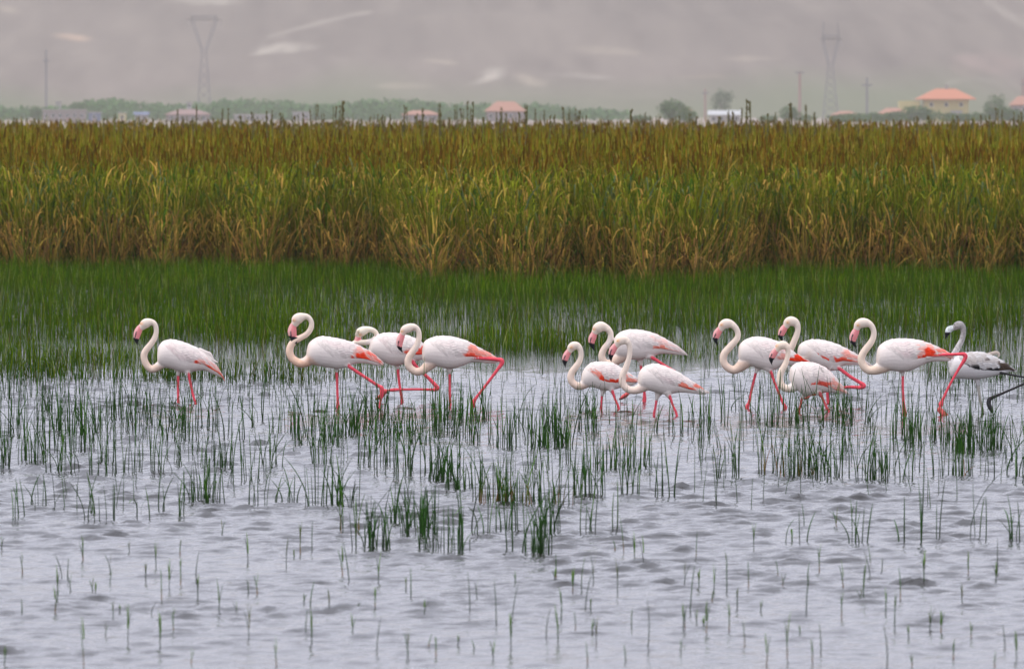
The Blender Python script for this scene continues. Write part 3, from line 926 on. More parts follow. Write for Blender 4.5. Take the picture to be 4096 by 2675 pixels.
BIRDS = [
 dict(label="lone flamingo apart from the others, both legs straight in the water", view=VA, foot=1340, root=880,
  trunk=[(505,640,503,725),(520,560,520,800),(580,488,590,838),(660,466,680,858),(740,468,770,885),(830,490,870,915),(920,522,950,905),(1010,565,1050,888),(1110,620,1150,885),(1200,700,1240,925),(1290,800,1320,960),(1360,900,1375,985),(1400,990,1400,1008)],
  neck=[(650,760,75),(560,800,62),(480,850,54),(425,865,49),(365,815,47),(326,725,46),(330,650,45),(365,590,43),(418,525,41),(465,450,38),(488,370,34),(485,300,34),(462,250,36),(420,232,46),(370,240,64),(330,262,64),(302,295,48)],
  bill=[(285,290,36),(262,320,42),(243,360,48),(228,410,44),(222,455,35),(226,495,22),(236,535,6)], black=458, eye=(280,250),
  legs=[(F_,[(790,880,22),(785,930,20),(783,1130,18),(784,1260,18),(785,1340,20)]),(N_,[(915,880,24),(930,930,21),(970,1130,18),(1005,1270,18),(1025,1340,19)])],
  thighs=[(0.03,[(790,840,60),(788,890,40),(786,932,22)]),(-0.03,[(905,860,60),(918,905,42),(930,945,22)])],
  marks=[(LRED,0.6,[(1060,740),(1150,770),(1230,790),(1300,830),(1420,960),(1420,1020),(1300,900),(1180,850)],40),(RED,1,[(960,810),(1030,760),(1060,800),(1120,800),(1240,840),(1290,880),(1200,856),(1150,860),(990,850)],16),(LRED,0.9,[(1230,840),(1330,890),(1420,970),(1420,1020),(1330,950),(1270,900)],20)],
  loose=[[(1080,600,24),(1160,640,26),(1220,660,20),(1260,730,10)],[(1150,650,20),(1220,720,22),(1320,772,6)]]),
 dict(label="flamingo with salmon-pink lower neck coiled so its bill touches its neck", view=VB, foot=1390, root=845,
  trunk=[(430,600,420,720),(460,510,450,800),(540,447,540,812),(620,422,625,830),(720,428,720,845),(830,445,830,862),(930,468,930,850),(1030,500,1020,815),(1120,540,1110,790),(1220,590,1220,785),(1310,645,1310,803),(1390,705,1385,818),(1440,765,1430,823)],
  neck=[(560,680,100),(480,730,82),(410,770,68),(335,782,60),(270,752,55),(222,705,51),(197,625,50),(215,548,48),(258,492,45),(335,447,41),(400,412,39),(450,370,38),(485,310,37),(494,245,35),(472,190,35),(430,158,40),(385,158,52),(335,172,70),(295,200,74),(275,245,54)],
  bill=[(262,250,38),(242,290,46),(232,345,56),(236,395,54),(250,440,42),(270,482,26),(286,512,9)], black=432, eye=(250,205), neck0=np.array((0.86,0.50,0.33)), neck1=CREAM, chest=np.array((0.86,0.56,0.40)),
  legs=[(F_,[(830,840,22),(833,890,20),(840,1100,18),(846,1280,19),(848,1390,23)]),(N_,[(990,800,28),(1020,838,24),(1200,960,22),(1390,1085,23),(1440,1115,30),(1446,1170,28),(1428,1290,17),(1412,1390,12)])],
  thighs=[(0.03,[(830,810,60),(833,850,34),(834,888,21)]),(-0.03,[(950,790,60),(985,815,36),(1012,838,25)])],
  marks=[(LRED,0.55,[(1060,620),(1200,600),(1260,610),(1350,670),(1450,760),(1440,830),(1300,760),(1120,770)],46),(RED,1,[(1010,745),(1040,708),(1095,722),(1105,655),(1200,645),(1250,690),(1280,740),(1200,752),(1100,765)],18),(RED,0.75,[(1240,612),(1340,680),(1440,760),(1420,770),(1330,710),(1260,650)],18)],
  body_marks=[(np.array((0.85,0.45,0.28)),0.6,[(400,740),(470,690),(590,800),(560,825),(440,815)],50)]),
 dict(label="flamingo with dirty brown forehead and folded neck, a hind leg tucked up under it", view=VC, foot=1295, root=800,
  trunk=[(345,490,325,545),(390,405,370,620),(470,340,470,695),(570,318,560,738),(680,316,670,775),(790,332,780,768),(900,362,890,738),(1000,402,990,714),(1080,450,1080,695),(1150,520,1150,672),(1215,605,1205,650)],
  neck=[(420,590,80),(340,620,58),(250,615,48),(160,575,43),(108,515,40),(130,462,37),(210,452,38),(310,448,40),(390,425,38,0.05),(440,372,36,0.07),(428,312,35,0.03),(375,277,36),(320,272,46),(262,288,62),(218,312,66),(192,342,52)], nhead=4,
  bill=[(190,360,38),(182,400,43),(175,445,42),(176,490,34),(184,530,22),(196,560,6)], black=505, eye=(205,345), neck0=CREAM, neck1=np.array((0.86,0.76,0.60)),
  legs=[(F_,[(730,740,28),(737,800,22),(757,1000,20),(785,1190,20),(800,1300,23)]),(N_,[(930,690,30),(1000,790,25),(1180,960,25),(1262,1045,28),(1296,1090,30),(1260,1112,25),(1150,1110,19),(1000,1108,18),(800,1110,18),(640,1118,22),(565,1128,-32)])],
  thighs=[(0.03,[(720,720,70),(730,770,40),(736,805,24)]),(-0.03,[(890,680,60),(930,720,36),(960,752,28)])],
  toes=[((-0.045,-0.06),[(570,1130,30),(520,1175,26),(470,1215,20),(430,1245,14)]),((-0.045,-0.03),[(570,1130,28),(515,1190,24),(470,1235,16),(445,1250,10)]),((-0.045,-0.045),[(575,1130,26),(530,1200,20),(505,1240,12)])],
  marks=[(RED,0.95,[(835,590),(870,572),(940,600),(1000,590),(1020,540),(1090,510),(1100,640),(1000,622),(880,606)],16),(LRED,0.5,[(840,530),(900,540),(940,590),(860,590)],40)],
  body_marks=[(np.array((0.22,0.16,0.10)),0.8,[(138,330),(160,288),(205,278),(200,330),(180,360),(145,362)],22)]),
 dict(label="flamingo in mid stride, bent hind leg lifted level with its tail beside the dirty-foreheaded one", view=VC, foot=1338, root=1470,
  trunk=[(1080,560,1078,665),(1105,450,1110,722),(1180,396,1190,768),(1280,368,1300,792),(1390,360,1410,815),(1510,372,1540,815),(1630,405,1660,775),(1750,452,1760,735),(1860,515,1860,728),(1960,568,1970,740),(2060,620,2070,748),(2130,680,2120,755)],
  neck=[(1260,680,110),(1190,750,85),(1100,835,64),(1005,862,55),(935,830,53),(893,780,51),(882,715,51),(905,645,50),(950,580,48),(1003,495,43),(1030,420,40),(1037,345,38),(1022,280,37),(980,240,42),(930,240,56),(880,257,64),(835,280,60),(815,318,46)],
  bill=[(805,330,38),(785,380,46),(768,430,48),(763,480,42),(770,525,32),(787,560,18),(806,590,6)], black=517, eye=(790,298),
  legs=[(F_,[(1462,820,22),(1465,875,19),(1467,1050,18),(1470,1250,20),(1472,1340,21)]),(N_,[(1690,645,20),(1760,660,23),(1950,673,24),(2120,688,26),(2190,700,32),(2195,745,31),(2130,840,24),(1980,1040,21),(1840,1220,22),(1795,1295,36),(1785,1345,34)])],
  thighs=[(0.03,[(1455,790,60),(1463,830,40),(1465,872,22)]),(-0.05,[(1640,640,40),(1690,650,30),(1715,654,18)])],
  marks=[(LRED,0.75,[(1690,630),(1740,500),(1800,520),(1910,560),(2000,590),(2150,665),(2150,690),(1950,665),(1750,660)],36),(RED,0.85,[(1690,645),(1760,600),(1830,620),(2000,650),(2140,672),(1950,668),(1750,660)],20)]),
 dict(label="smaller flamingo with long orange-red wing streak, wading in front of a taller one", view=VD, foot=1333, root=770,
  trunk=[(372,860,368,935),(395,790,395,988),(450,715,460,1015),(530,668,540,1022),(630,657,640,1050),(730,660,740,1065),(820,678,840,1052),(910,725,920,1030),(1000,780,1010,1003),(1090,845,1090,998),(1160,905,1160,960)],
  neck=[(520,900,100),(450,950,76),(385,990,62),(325,1000,57),(268,972,53),(232,925,51),(223,865,50),(243,798,49),(295,728,46),(340,662,42),(365,590,37),(365,525,38),(350,470,42),(310,435,55),(262,438,64),(228,465,58),(215,500,42)],
  bill=[(205,500,36),(180,535,42),(160,572,45),(144,620,42),(138,660,32),(142,705,16),(152,740,5)], black=645, eye=(225,455),
  legs=[(F_,[(672,1050,24),(665,1120,20),(658,1230,18),(654,1333,20)]),(N_,[(800,1040,26),(815,1090,22),(850,1190,18),(902,1335,20)])],
  thighs=[(0.03,[(690,1020,64),(678,1075,42),(668,1120,24)]),(-0.03,[(790,1020,60),(800,1060,40),(815,1095,24)])],
  marks=[(LRED,0.75,[(510,790),(590,795),(660,845),(640,900),(570,840)],30),(RED,1,[(620,890),(650,865),(700,880),(760,905),(830,920),(890,905),(900,955),(800,965),(740,965),(660,935)],16),(LRED,0.8,[(990,850),(1050,870),(1160,930),(1160,970),(990,968)],30)], wlow=(38,-26,-34,-14)),
 dict(label="tall flamingo standing behind two smaller ones, faint pink patch on its white wing", view=VD, foot=1232, root=1230,
  trunk=[(835,330,835,510),(880,270,880,595),(960,222,970,622),(1060,204,1070,628),(1170,206,1180,634),(1280,222,1290,612),(1390,255,1400,582),(1490,300,1490,550),(1590,352,1590,548),(1690,410,1690,558),(1770,465,1770,565),(1835,535,1838,570)],
  neck=[(1030,470,130),(950,560,100),(860,640,72),(780,685,60),(705,670,55),(664,605,52),(666,540,49),(698,470,46),(752,400,43),(782,330,41),(786,262,41),(757,208,45),(705,175,58),(650,163,74),(600,190,74),(572,228,54)],
  bill=[(565,240,38),(546,280,46),(530,320,51),(518,365,46),(522,410,36),(540,455,22),(563,502,6)], black=405, eye=(542,200),
  legs=[(F_,[(1205,640,24),(1210,690,21),(1222,800,20),(1245,950,20),(1262,1080,20),(1266,1180,28),(1262,1235,30)]),(N_,[(1350,585,28),(1440,640,24),(1530,700,22),(1690,800,24),(1730,845,30),(1690,875,26),(1500,935,19),(1250,1025,18),(1080,1090,22),(1020,1112,-28)])],
  thighs=[(0.03,[(1195,600,74),(1205,640,46),(1211,690,25)]),(-0.03,[(1320,570,60),(1350,590,40),(1385,612,28)])],
  toes=[((-0.045,-0.06),[(1020,1112,28),(970,1140,26),(930,1170,18),(905,1190,10)]),((-0.045,-0.02),[(1020,1112,28),(985,1145,26),(950,1175,16),(922,1192,9)])],
  marks=[(LRED,0.75,[(1365,465),(1400,428),(1450,475),(1430,492),(1390,492)],26),(LRED,0.8,[(1490,430),(1540,440),(1572,478),(1520,488),(1440,490)],26),(LRED,0.3,[(1380,320),(1500,370),(1650,440),(1760,500),(1600,470),(1450,400)],50)], flush=0.2),
 dict(label="flamingo whose head overlaps the taller white one behind it, both legs wading", view=VD, foot=1432, root=1560,
  trunk=[(1172,860,1172,965),(1200,785,1205,1022),(1270,718,1285,1052),(1360,690,1375,1078),(1450,690,1470,1105),(1550,718,1570,1122),(1650,762,1660,1110),(1750,812,1750,1095),(1850,875,1850,1098),(1950,940,1950,1108),(2040,1000,2040,1120),(2110,1055,2110,1128),(2142,1085,2142,1112)],
  neck=[(1340,940,115),(1260,995,86),(1180,1045,64),(1110,1062,56),(1035,1048,52),(975,995,50),(950,915,49),(960,838,47),(993,765,45),(1020,685,41),(1045,605,38),(1058,520,36),(1053,445,38),(1030,385,46),(985,356,58),(935,362,65),(895,388,57),(878,425,42)],
  bill=[(868,420,37),(842,450,44),(820,485,48),(800,530,42),(790,575,33),(790,620,20),(798,658,6)], black=565, eye=(880,362), neck0=np.array((0.86,0.66,0.55)),
  legs=[(F_,[(1450,1110,26),(1440,1175,21),(1420,1300,18),(1398,1432,20)]),(N_,[(1605,1110,26),(1628,1170,22),(1665,1275,18),(1722,1434,20)])],
  thighs=[(0.03,[(1470,1080,70),(1452,1130,42),(1440,1178,24)]),(-0.03,[(1590,1085,66),(1605,1130,42),(1626,1172,24)])],
  marks=[(LRED,0.85,[(1740,1030),(1790,930),(1840,965),(1900,1000),(1950,1010),(1985,960),(2060,1005),(2100,1035),(2040,1032),(1960,1030),(1900,1055),(1830,1045)],22),(RED,0.8,[(1830,1020),(1900,1020),(1950,1030),(1900,1055),(1840,1045)],14)]),
 dict(label="flamingo striding with legs apart, bright red wing tip, behind a smaller flamingo", view=VE, foot=1335, root=840,
  trunk=[(450,520,450,625),(470,462,475,695),(540,400,560,738),(640,367,660,768),(740,360,760,800),(840,374,860,822),(940,406,950,806),(1040,452,1040,758),(1140,520,1140,745),(1240,592,1240,740),(1320,648,1320,716),(1385,692,1385,703)],
  neck=[(610,620,120),(540,700,94),(460,775,68),(385,808,56),(315,780,53),(265,730,50),(245,660,49),(262,588,50),(315,522,48),(375,455,46),(428,392,42),(446,325,38),(428,262,39),(385,212,44),(338,187,58),(282,184,67),(238,212,60),(218,250,43)],
  bill=[(208,248,37),(185,282,45),(163,320,48),(148,362,42),(143,395,33),(155,440,19),(174,476,5)], black=385, eye=(215,197),
  legs=[(F_,[(710,780,26),(693,830,21),(652,1000,18),(612,1180,18),(590,1270,22),(570,1335,30)]),(N_,[(870,790,26),(893,840,22),(930,950,18),(1000,1130,18),(1060,1270,21),(1088,1338,26)])],
  thighs=[(0.03,[(730,760,62),(706,800,36),(694,832,23)]),(-0.03,[(850,770,70),(872,805,44),(890,836,25)])],
  marks=[(LRED,0.6,[(1010,690),(1030,560),(1100,600),(1100,720),(1050,710)],44),(RED,1,[(1010,690),(1090,690),(1120,625),(1200,630),(1240,590),(1320,640),(1400,695),(1300,702),(1200,712),(1140,740),(1060,712)],16)]),
 dict(label="flamingo with a red slash along its flank and one hind leg folded up", view=VE, foot=1270, root=1665,
  trunk=[(1250,540,1248,595),(1275,470,1290,655),(1350,418,1380,702),(1450,398,1480,748),(1560,400,1580,788),(1660,418,1680,818),(1760,450,1760,815),(1860,495,1850,757),(1960,545,1950,742),(2060,602,2050,745),(2150,672,2140,748),(2220,735,2215,752)],
  neck=[(1430,580,130),(1340,650,90),(1250,680,62),(1180,670,53),(1140,610,50),(1148,545,48),(1182,478,45),(1212,405,43),(1236,345,41),(1253,280,39),(1250,215,43),(1215,168,60),(1160,152,68),(1118,172,60),(1102,212,44)],
  bill=[(1095,212,37),(1070,245,44),(1047,282,48),(1030,325,42),(1024,355,32),(1033,390,18),(1046,412,5)], black=350, eye=(1110,168),
  legs=[(F_,[(1650,800,26),(1654,900,21),(1656,1120,20),(1664,1240,22),(1668,1275,24)]),(N_,[(1770,760,30),(1825,795,26),(1950,890,24),(2080,970,25),(2145,1015,31),(2105,1043,27),(1900,1040,19),(1650,1090,18),(1450,1140,20),(1385,1165,-26)])],
  thighs=[(0.03,[(1650,780,70),(1652,830,44),(1654,880,26)]),(-0.03,[(1720,750,80),(1770,775,46),(1812,790,30)])],
  toes=[((-0.045,-0.06),[(1390,1165,26),(1365,1185,22),(1345,1195,14)]),((-0.045,-0.02),[(1390,1168,24),(1372,1190,20),(1358,1198,10)])],
  marks=[(RED,1,[(1410,538),(1470,560),(1560,600),(1640,648),(1710,688),(1640,668),(1540,635),(1450,588)],12),(RED,0.95,[(1720,585),(1790,650),(1850,635),(1920,660),(1970,685),(1900,700),(1780,705),(1740,670)],18),(LRED,0.6,[(1850,580),(1970,590),(2070,640),(2150,700),(2060,690),(1900,660)],40)], wlow=(38,-24,-34,-14)),
 dict(label="short flamingo in front of the striding one, black feather edge under its red wing patch", view=VE, foot=1390, root=1440,
  trunk=[(1140,830,1138,935),(1165,765,1180,1012),(1230,715,1250,1085),(1310,700,1330,1148),(1400,700,1410,1162),(1490,712,1490,1125),(1580,750,1580,1112),(1670,808,1670,1112),(1750,885,1740,1120),(1820,970,1810,1130),(1880,1055,1870,1135),(1915,1110,1910,1135)],
  neck=[(1320,940,120),(1250,1000,88),(1185,1045,64),(1120,1058,55),(1060,1040,51),(1022,985,48),(1015,905,45),(1032,835,45),(1068,765,42),(1100,690,36),(1117,622,34),(1123,560,35),(1112,508,44),(1080,480,56),(1035,477,62),(1000,500,53),(980,535,40)],
  bill=[(972,535,34),(948,562,41),(925,595,44),(903,640,38),(895,672,29),(898,710,16),(906,740,5)], black=652, eye=(958,482), neck0=np.array((0.86,0.68,0.54)), neck1=np.array((0.86,0.70,0.56)),
  legs=[(F_,[(1345,1130,30),(1322,1180,25),(1308,1215,20),(1290,1310,17),(1268,1392,19)]),(N_,[(1535,1100,28),(1565,1150,23),(1610,1240,18),(1640,1310,18),(1672,1392,20)])],
  thighs=[(0.03,[(1370,1100,70),(1350,1140,44),(1328,1172,28)]),(-0.03,[(1510,1080,60),(1535,1115,40),(1560,1145,25)])], legc=np.array((0.55,0.10,0.09)), legc2=LEG,
  marks=[(RED,0.9,[(1410,1000),(1480,1000),(1535,935),(1600,955),(1690,990),(1645,1042),(1500,1038),(1450,1022)],20),(BLACK,1,[(1470,1036),(1560,1040),(1710,1054),(1620,1072),(1540,1066)],8),(LRED,0.6,[(1690,960),(1780,970),(1900,1100),(1880,1140),(1800,1080),(1700,1020)],34),(np.array((0.16,0.14,0.12)),0.6,[(1555,775),(1590,785),(1620,830),(1590,825)],14)], wlow=(38,-30,-40,-16)),
 dict(label="flamingo with vivid red wing patch, bent hind leg before the grey bird", view=VG, foot=1362, root=835,
  trunk=[(472,570,465,665),(495,480,500,735),(570,412,590,782),(670,378,690,787),(780,367,790,798),(890,370,900,786),(1000,385,1010,742),(1110,415,1110,692),(1210,450,1210,664),(1300,492,1300,662),(1380,530,1380,662),(1440,585,1440,650)],
  neck=[(660,640,130),(590,700,102),(500,755,76),(420,778,59),(350,765,54),(300,715,51),(275,645,49),(288,580,48),(335,505,46),(390,435,44),(424,370,39),(438,305,37),(427,240,37),(390,188,42),(340,168,58),(285,167,65),(240,192,60),(220,230,45)],
  bill=[(222,240,34),(205,275,44),(185,315,48),(170,360,46),(168,400,36),(184,445,21),(206,487,6)], black=410, eye=(226,197), neck0=np.array((0.86,0.64,0.48)),
  legs=[(F_,[(812,790,24),(815,840,20),(815,990,17),(825,1180,17),(835,1290,24),(836,1362,28)]),(N_,[(1180,595,20),(1300,577,20),(1500,570,20),(1590,568,26),(1622,592,28),(1602,650,26),(1530,765,19),(1420,960,17),(1330,1150,20),(1295,1235,30),(1290,1290,-36)])],
  thighs=[(0.03,[(800,770,60),(812,805,34),(815,832,20)]),(-0.05,[(1120,600,36),(1160,598,26),(1185,596,16)])],
  toes=[((-0.045,-0.09),[(1290,1285,36),(1320,1335,34),(1350,1365,28),(1370,1420,24)]),((-0.045,-0.02),[(1292,1285,34),(1340,1330,30),(1385,1365,22),(1400,1400,16)])],
  marks=[(LRED,0.55,[(990,600),(1030,480),(1130,470),(1220,530),(1250,570),(1180,610),(1040,645)],50),(RED,1,[(1000,605),(1060,615),(1110,560),(1082,510),(1130,487),(1225,530),(1250,560),(1180,600),(1110,628),(1040,644)],14),(LRED,0.8,[(1260,500),(1340,502),(1450,550),(1440,580),(1380,570),(1250,562)],30),(LRED,0.7,[(1370,590),(1450,620),(1440,650),(1390,610)],18)]),
 dict(label="grey and white young flamingo with black-edged wing and dark legs", view=VG, foot=1345, root=1850, juvenile=True,
  trunk=[(1440,640,1410,795),(1490,600,1450,868),(1560,570,1540,887),(1650,545,1640,892),(1750,538,1740,893),(1850,545,1840,887),(1950,575,1950,864),(2040,620,2050,842),(2120,665,2130,822),(2200,720,2200,800),(2250,770,2245,795)],
  neck=[(1540,760,95),(1480,720,72),(1455,665,58),(1462,610,48),(1492,545,41),(1532,470,38),(1570,400,36),(1590,335,36),(1596,275,37),(1585,225,44),(1550,195,54),(1512,205,52),(1490,225,40)], nhead=3,
  bill=[(1470,228,30),(1435,240,38),(1408,258,40),(1390,288,34),(1380,322,24),(1368,355,12),(1362,380,5)], black=296, billc=(0.62,0.66,0.64), eye=(1477,187),
  neck0=np.array((0.74,0.72,0.70)), neck1=np.array((0.36,0.335,0.315)), chest=np.array((0.78,0.76,0.73)),
  legs=[(F_,[(1778,880,30),(1788,960,24),(1800,1050,21),(1815,1150,20),(1840,1260,19),(1851,1348,21)])],
  thighs=[(0.03,[(1765,860,60),(1775,905,42),(1786,960,25)])], legc=(0.62,0.58,0.52), legc2=(0.16,0.16,0.09), footc=(0.03,0.03,0.03),
  toes=[((-0.045,-0.045),[(2080,810,20),(2200,832,15),(2380,868,15),(2470,890,22),(2440,925,22),(2380,950,17),(2200,1030,16),(2060,1090,18),(1945,1140,26),(1920,1170,28)]),((-0.045,-0.06),[(1930,1150,28),(1918,1200,30),(1940,1260,30),(1962,1320,16)]),((-0.045,-0.02),[(1930,1150,26),(1930,1210,24),(1955,1260,16)])],
  marks=[(np.array((0.30,0.25,0.21)),0.55,[(1500,640),(1560,590),(1800,560),(2060,640),(2100,690),(1900,740),(1700,715),(1560,700)],90),(BLACK,1,[(1600,675),(1640,700),(1700,715),(1780,722),(1810,732),(1880,765),(1960,760),(2050,745),(2080,700),(2150,690),(2260,775),(2220,800),(2080,795),(1900,805),(1780,775),(1690,745),(1630,730)],13),(np.array((0.07,0.045,0.03)),0.9,[(2050,690),(2140,675),(2270,770),(2230,800),(2080,780)],22),(np.array((0.08,0.05,0.04)),0.8,[(1860,625),(1930,625),(1940,645),(1880,650)],10)], flush=0.0, wlow=(30,-24,-30,-16),
  loose=[[(1920,570,18),(1980,555,22),(2030,552,22),(2058,575,14),(2045,600,8)]], loosec=(0.55,0.46,0.38)),
]
for sp in BIRDS:
    build_bird(sp)
#@@ENDBIRDS@@
#@@RUSHES@@
# ------------------------------------------------------------------ rush clumps standing in the open water
def stem_mesh(name, bend, arch, brown, rad=0.0043, seed=0, blade=False):
    """Round tapering stem of height 1; only the height is scaled on use."""
    r = np.random.default_rng(seed)
    s = np.linspace(0, 1, 8)
    x = bend * s ** 2
    z = s.copy()
    if arch:
        a = s * arch
        x = bend * 0.3 * s + (1 - np.cos(a)) / arch
        z = np.sin(a) / arch
    ph = np.arange(4) / 4 * 2 * math.pi
    R = rad * (1.05 - 0.5 * s ** 2)
    R[-1] = rad * 0.3
    V = np.stack([x[:, None] + R[:, None] * np.cos(ph), R[:, None] * np.sin(ph) + 0 * x[:, None], np.repeat(z[:, None], 4, 1)], -1)
    V[0, :, 2] -= 0.25
    i = np.arange(32).reshape(8, 4)
    q = np.stack([i[:-1], np.roll(i[:-1], -1, 1), np.roll(i[1:], -1, 1), i[1:]], -1).reshape(-1, 4)
    top = np.array((0.020, 0.074, 0.006)) * r.uniform(0.7, 1.5)
    if r.uniform() < 0.25: top = np.array((0.062, 0.155, 0.010))
    low = np.array((0.012, 0.036, 0.005))
    if brown: low = np.array((0.23, 0.09, 0.025)); 
    f = np.clip(s * (2.2 if brown else 1.6), 0, 1)[:, None, None]
    c = np.repeat(low * (1 - f) + top * f, 4, 1).reshape(-1, 3)
    if brown == 2: c[:] = (0.26, 0.11, 0.035)
    return mesh_from(name, V.reshape(-1, 3), q, M_rush, c, True)


STEMS = [stem_mesh("stem", b, 0, 0, seed=i) for i, b in enumerate((0.0, 0.02, 0.04, -0.03, 0.06, -0.05, 0.09, 0.01, 0.14, -0.02))]
BENT = [stem_mesh("stem", 0.1, a, 0, seed=20 + i) for i, a in enumerate((1.1, 1.7, 2.4))]
BROWN = [stem_mesh("stem", b, 0, 1, seed=30 + i) for i, b in enumerate((0.02, 0.08, -0.06))]
DRY = [stem_mesh("stem", b, 0, 2, seed=40 + i) for i, b in enumerate((0.05, -0.1))]

LEFT = """210 770 12,265 775 14,540 575 12,375 555 6,470 570 6,300 420 9,390 550 6,1190 520 10,1230 520 8,1440 525 8,1375 525 6,1060 520 6,840 560 5,770 465 6,640 560 6,690 555 4,320 690 5,380 830 8,470 845 8,685 855 14,740 780 6,850 840 6,1085 845 6,950 830 5,1140 850 2,1210 785 4,1420 800 12,1490 815 4,1320 1040 14,1380 1030 10,1490 1040 6,1410 1030 5,1610 900 4,1750 1060 5,1940 1040 8,1740 880 6,2170 780 12,1905 560 14,2080 590 10,2200 630 10,2255 660 12,2150 650 8,2040 650 4,1995 600 5,2355 570 10,2140 1060 10,2250 1060 10,2290 1050 8,70 580 6,120 570 5,150 760 4,65 780 4,30 820 3,5 830 4,520 690 10,440 700 8,600 690 4,240 300 4,110 280 4,60 330 4,420 300 3,560 290 5,930 300 4,1000 470 4,880 480 4,900 585 3,1560 600 3,1640 610 3,1540 810 4,1720 520 4,1780 480 3,1830 780 6,1880 800 5,1270 620 5,1140 620 6,1240 1130 3,270 1060 5,560 1160 2,690 1170 3,800 1160 2,920 1120 2,985 1160 2,1090 1110 3,100 1170 3,180 1130 2,405 1100 1,640 1110 2"""
MID = """300 330 10,260 420 12,130 400 12,60 410 8,15 420 6,320 480 10,390 400 8,440 430 6,530 380 6,480 470 6,580 460 8,690 320 12,700 400 12,730 400 14,640 320 8,760 300 10,800 330 12,840 430 10,880 400 10,930 460 8,1010 300 6,1070 460 5,1125 490 10,1160 490 14,1220 340 4,1275 385 5,1360 470 12,1410 490 18,1450 490 16,1490 480 12,1540 490 6,1575 485 6,1420 380 10,1390 370 6,1480 370 6,1690 380 10,1710 380 6,1770 380 3,1890 380 2,1960 380 6,2160 385 3,2250 390 2,2365 395 2,1860 640 16,1820 640 10,1950 620 8,2005 640 6,1990 815 8,1925 815 4,1810 830 5,2180 825 4,2255 835 4,1640 830 8,1670 830 4,1705 840 6,1740 830 3,1620 800 3,670 715 14,705 715 10,740 700 8,770 680 8,790 790 5,830 780 8,860 780 6,930 850 4,950 730 4,1060 880 14b,1100 885 6,1140 880 10b,1170 885 5,1210 885 16b,1260 885 8b,1320 865 8,1430 880 6,1470 880 5b,1550 885 6b,1530 600 5,1325 635 6,1420 650 3,215 1180 16,190 1160 6,150 1185 3,270 1180 3,325 1180 4,90 890 8,100 1070 4b,40 1070 3b,575 1100 12,610 1090 14,640 1185 8,500 1080 5,545 1050 8,460 1100 3,400 1010 5,340 1010 5,740 1195 14,805 1215 4,840 1210 6,965 1090 6,1145 1200 2,1130 1060 5,1230 1060 4,1330 1215 4,1365 1215 14,1380 1215 8,1430 1085 8,1455 1090 4,1500 1055 3,1695 1080 4,1740 1085 2,1900 1075 2,185 615 4,220 615 4,370 610 4,425 610 4,330 610 3,285 680 3,430 710 3,510 675 6,610 660 3,200 330 5,900 300 6,960 310 5,2080 620 4,2130 640 4"""
RIGHT = """80 400 3,130 330 3,165 320 2,222 330 3,195 400 4,240 395 2,325 310 2,355 335 2,435 240 4,505 320 3,610 340 6,660 340 5,690 330 3,740 330 4,800 325 10,820 315 4,870 320 4,950 320 4,1025 340 5,1080 345 8,1110 320 6,1140 340 6,1180 320 4,1210 320 3,1320 320 3,1600 440 12,1550 430 8,1570 520 8,1620 500 6,1655 460 5,1750 450 6,1800 450 4,1830 450 6,1900 500 8,1930 510 16,1970 505 10,2010 510 10,2050 480 6,2110 510 14,2140 510 8,2165 500 6,2220 510 6,2290 580 4,645 665 6b,685 660 4,710 690 4,740 695 4b,795 700 5,840 700 6,880 680 6b,910 680 4b,930 670 4,950 695 6,980 660 6,1025 725 6,1075 690 4,1135 690 6,1165 690 3,1280 720 3,1315 720 5,1375 720 8,1355 710 4,1405 720 4,1430 715 3,1465 670 5,1535 720 2,1585 730 2,1620 720 2,1690 660 2,1770 685 2b,1845 700 2,1940 690 14,1980 690 5b,2005 690 4,2155 695 2,2285 690 2,2345 730 3,2370 690 4,300 705 2,360 700 2,392 700 4,420 695 2,790 1140 2,855 1135 2,1215 1140 3,1245 1145 4,1540 1140 2,1710 1145 3,1790 1115 2,2015 1110 2,2075 1120 2,2265 1135 2,2330 1140 4,2365 1130 2"""
clumps = []
for txt, cx0, cy0 in ((LEFT, 0, 1400), (MID, 1350, 1500), (RIGHT, 2696, 1500)):
    for it in txt.split(","):
        a, b, n = it.split()
        br = n.endswith("b")
        clumps.append([float(a) / 1.7 + cx0, float(b) / 1.7 + cy0, int(n.rstrip("b")), br])
SHORT = {0: "the lone flamingo", 1: "the salmon-necked flamingo", 2: "the dirty-foreheaded flamingo", 3: "the level-legged flamingo", 4: "the wing-streaked flamingo",
         5: "the tall white flamingo", 6: "the white-tailed flamingo", 7: "the striding flamingo", 8: "the slash-flanked flamingo", 9: "the shortest flamingo",
         10: "the red-patched flamingo", 11: "the grey flamingo"}
BIRD_PX = [sp["root"] / sp["view"][2] + sp["view"][0] for sp in BIRDS]
rr = np.random.default_rng(77)
rush_labels = {}
thin = Pile()          # stems past what can be told apart inside a thick clump


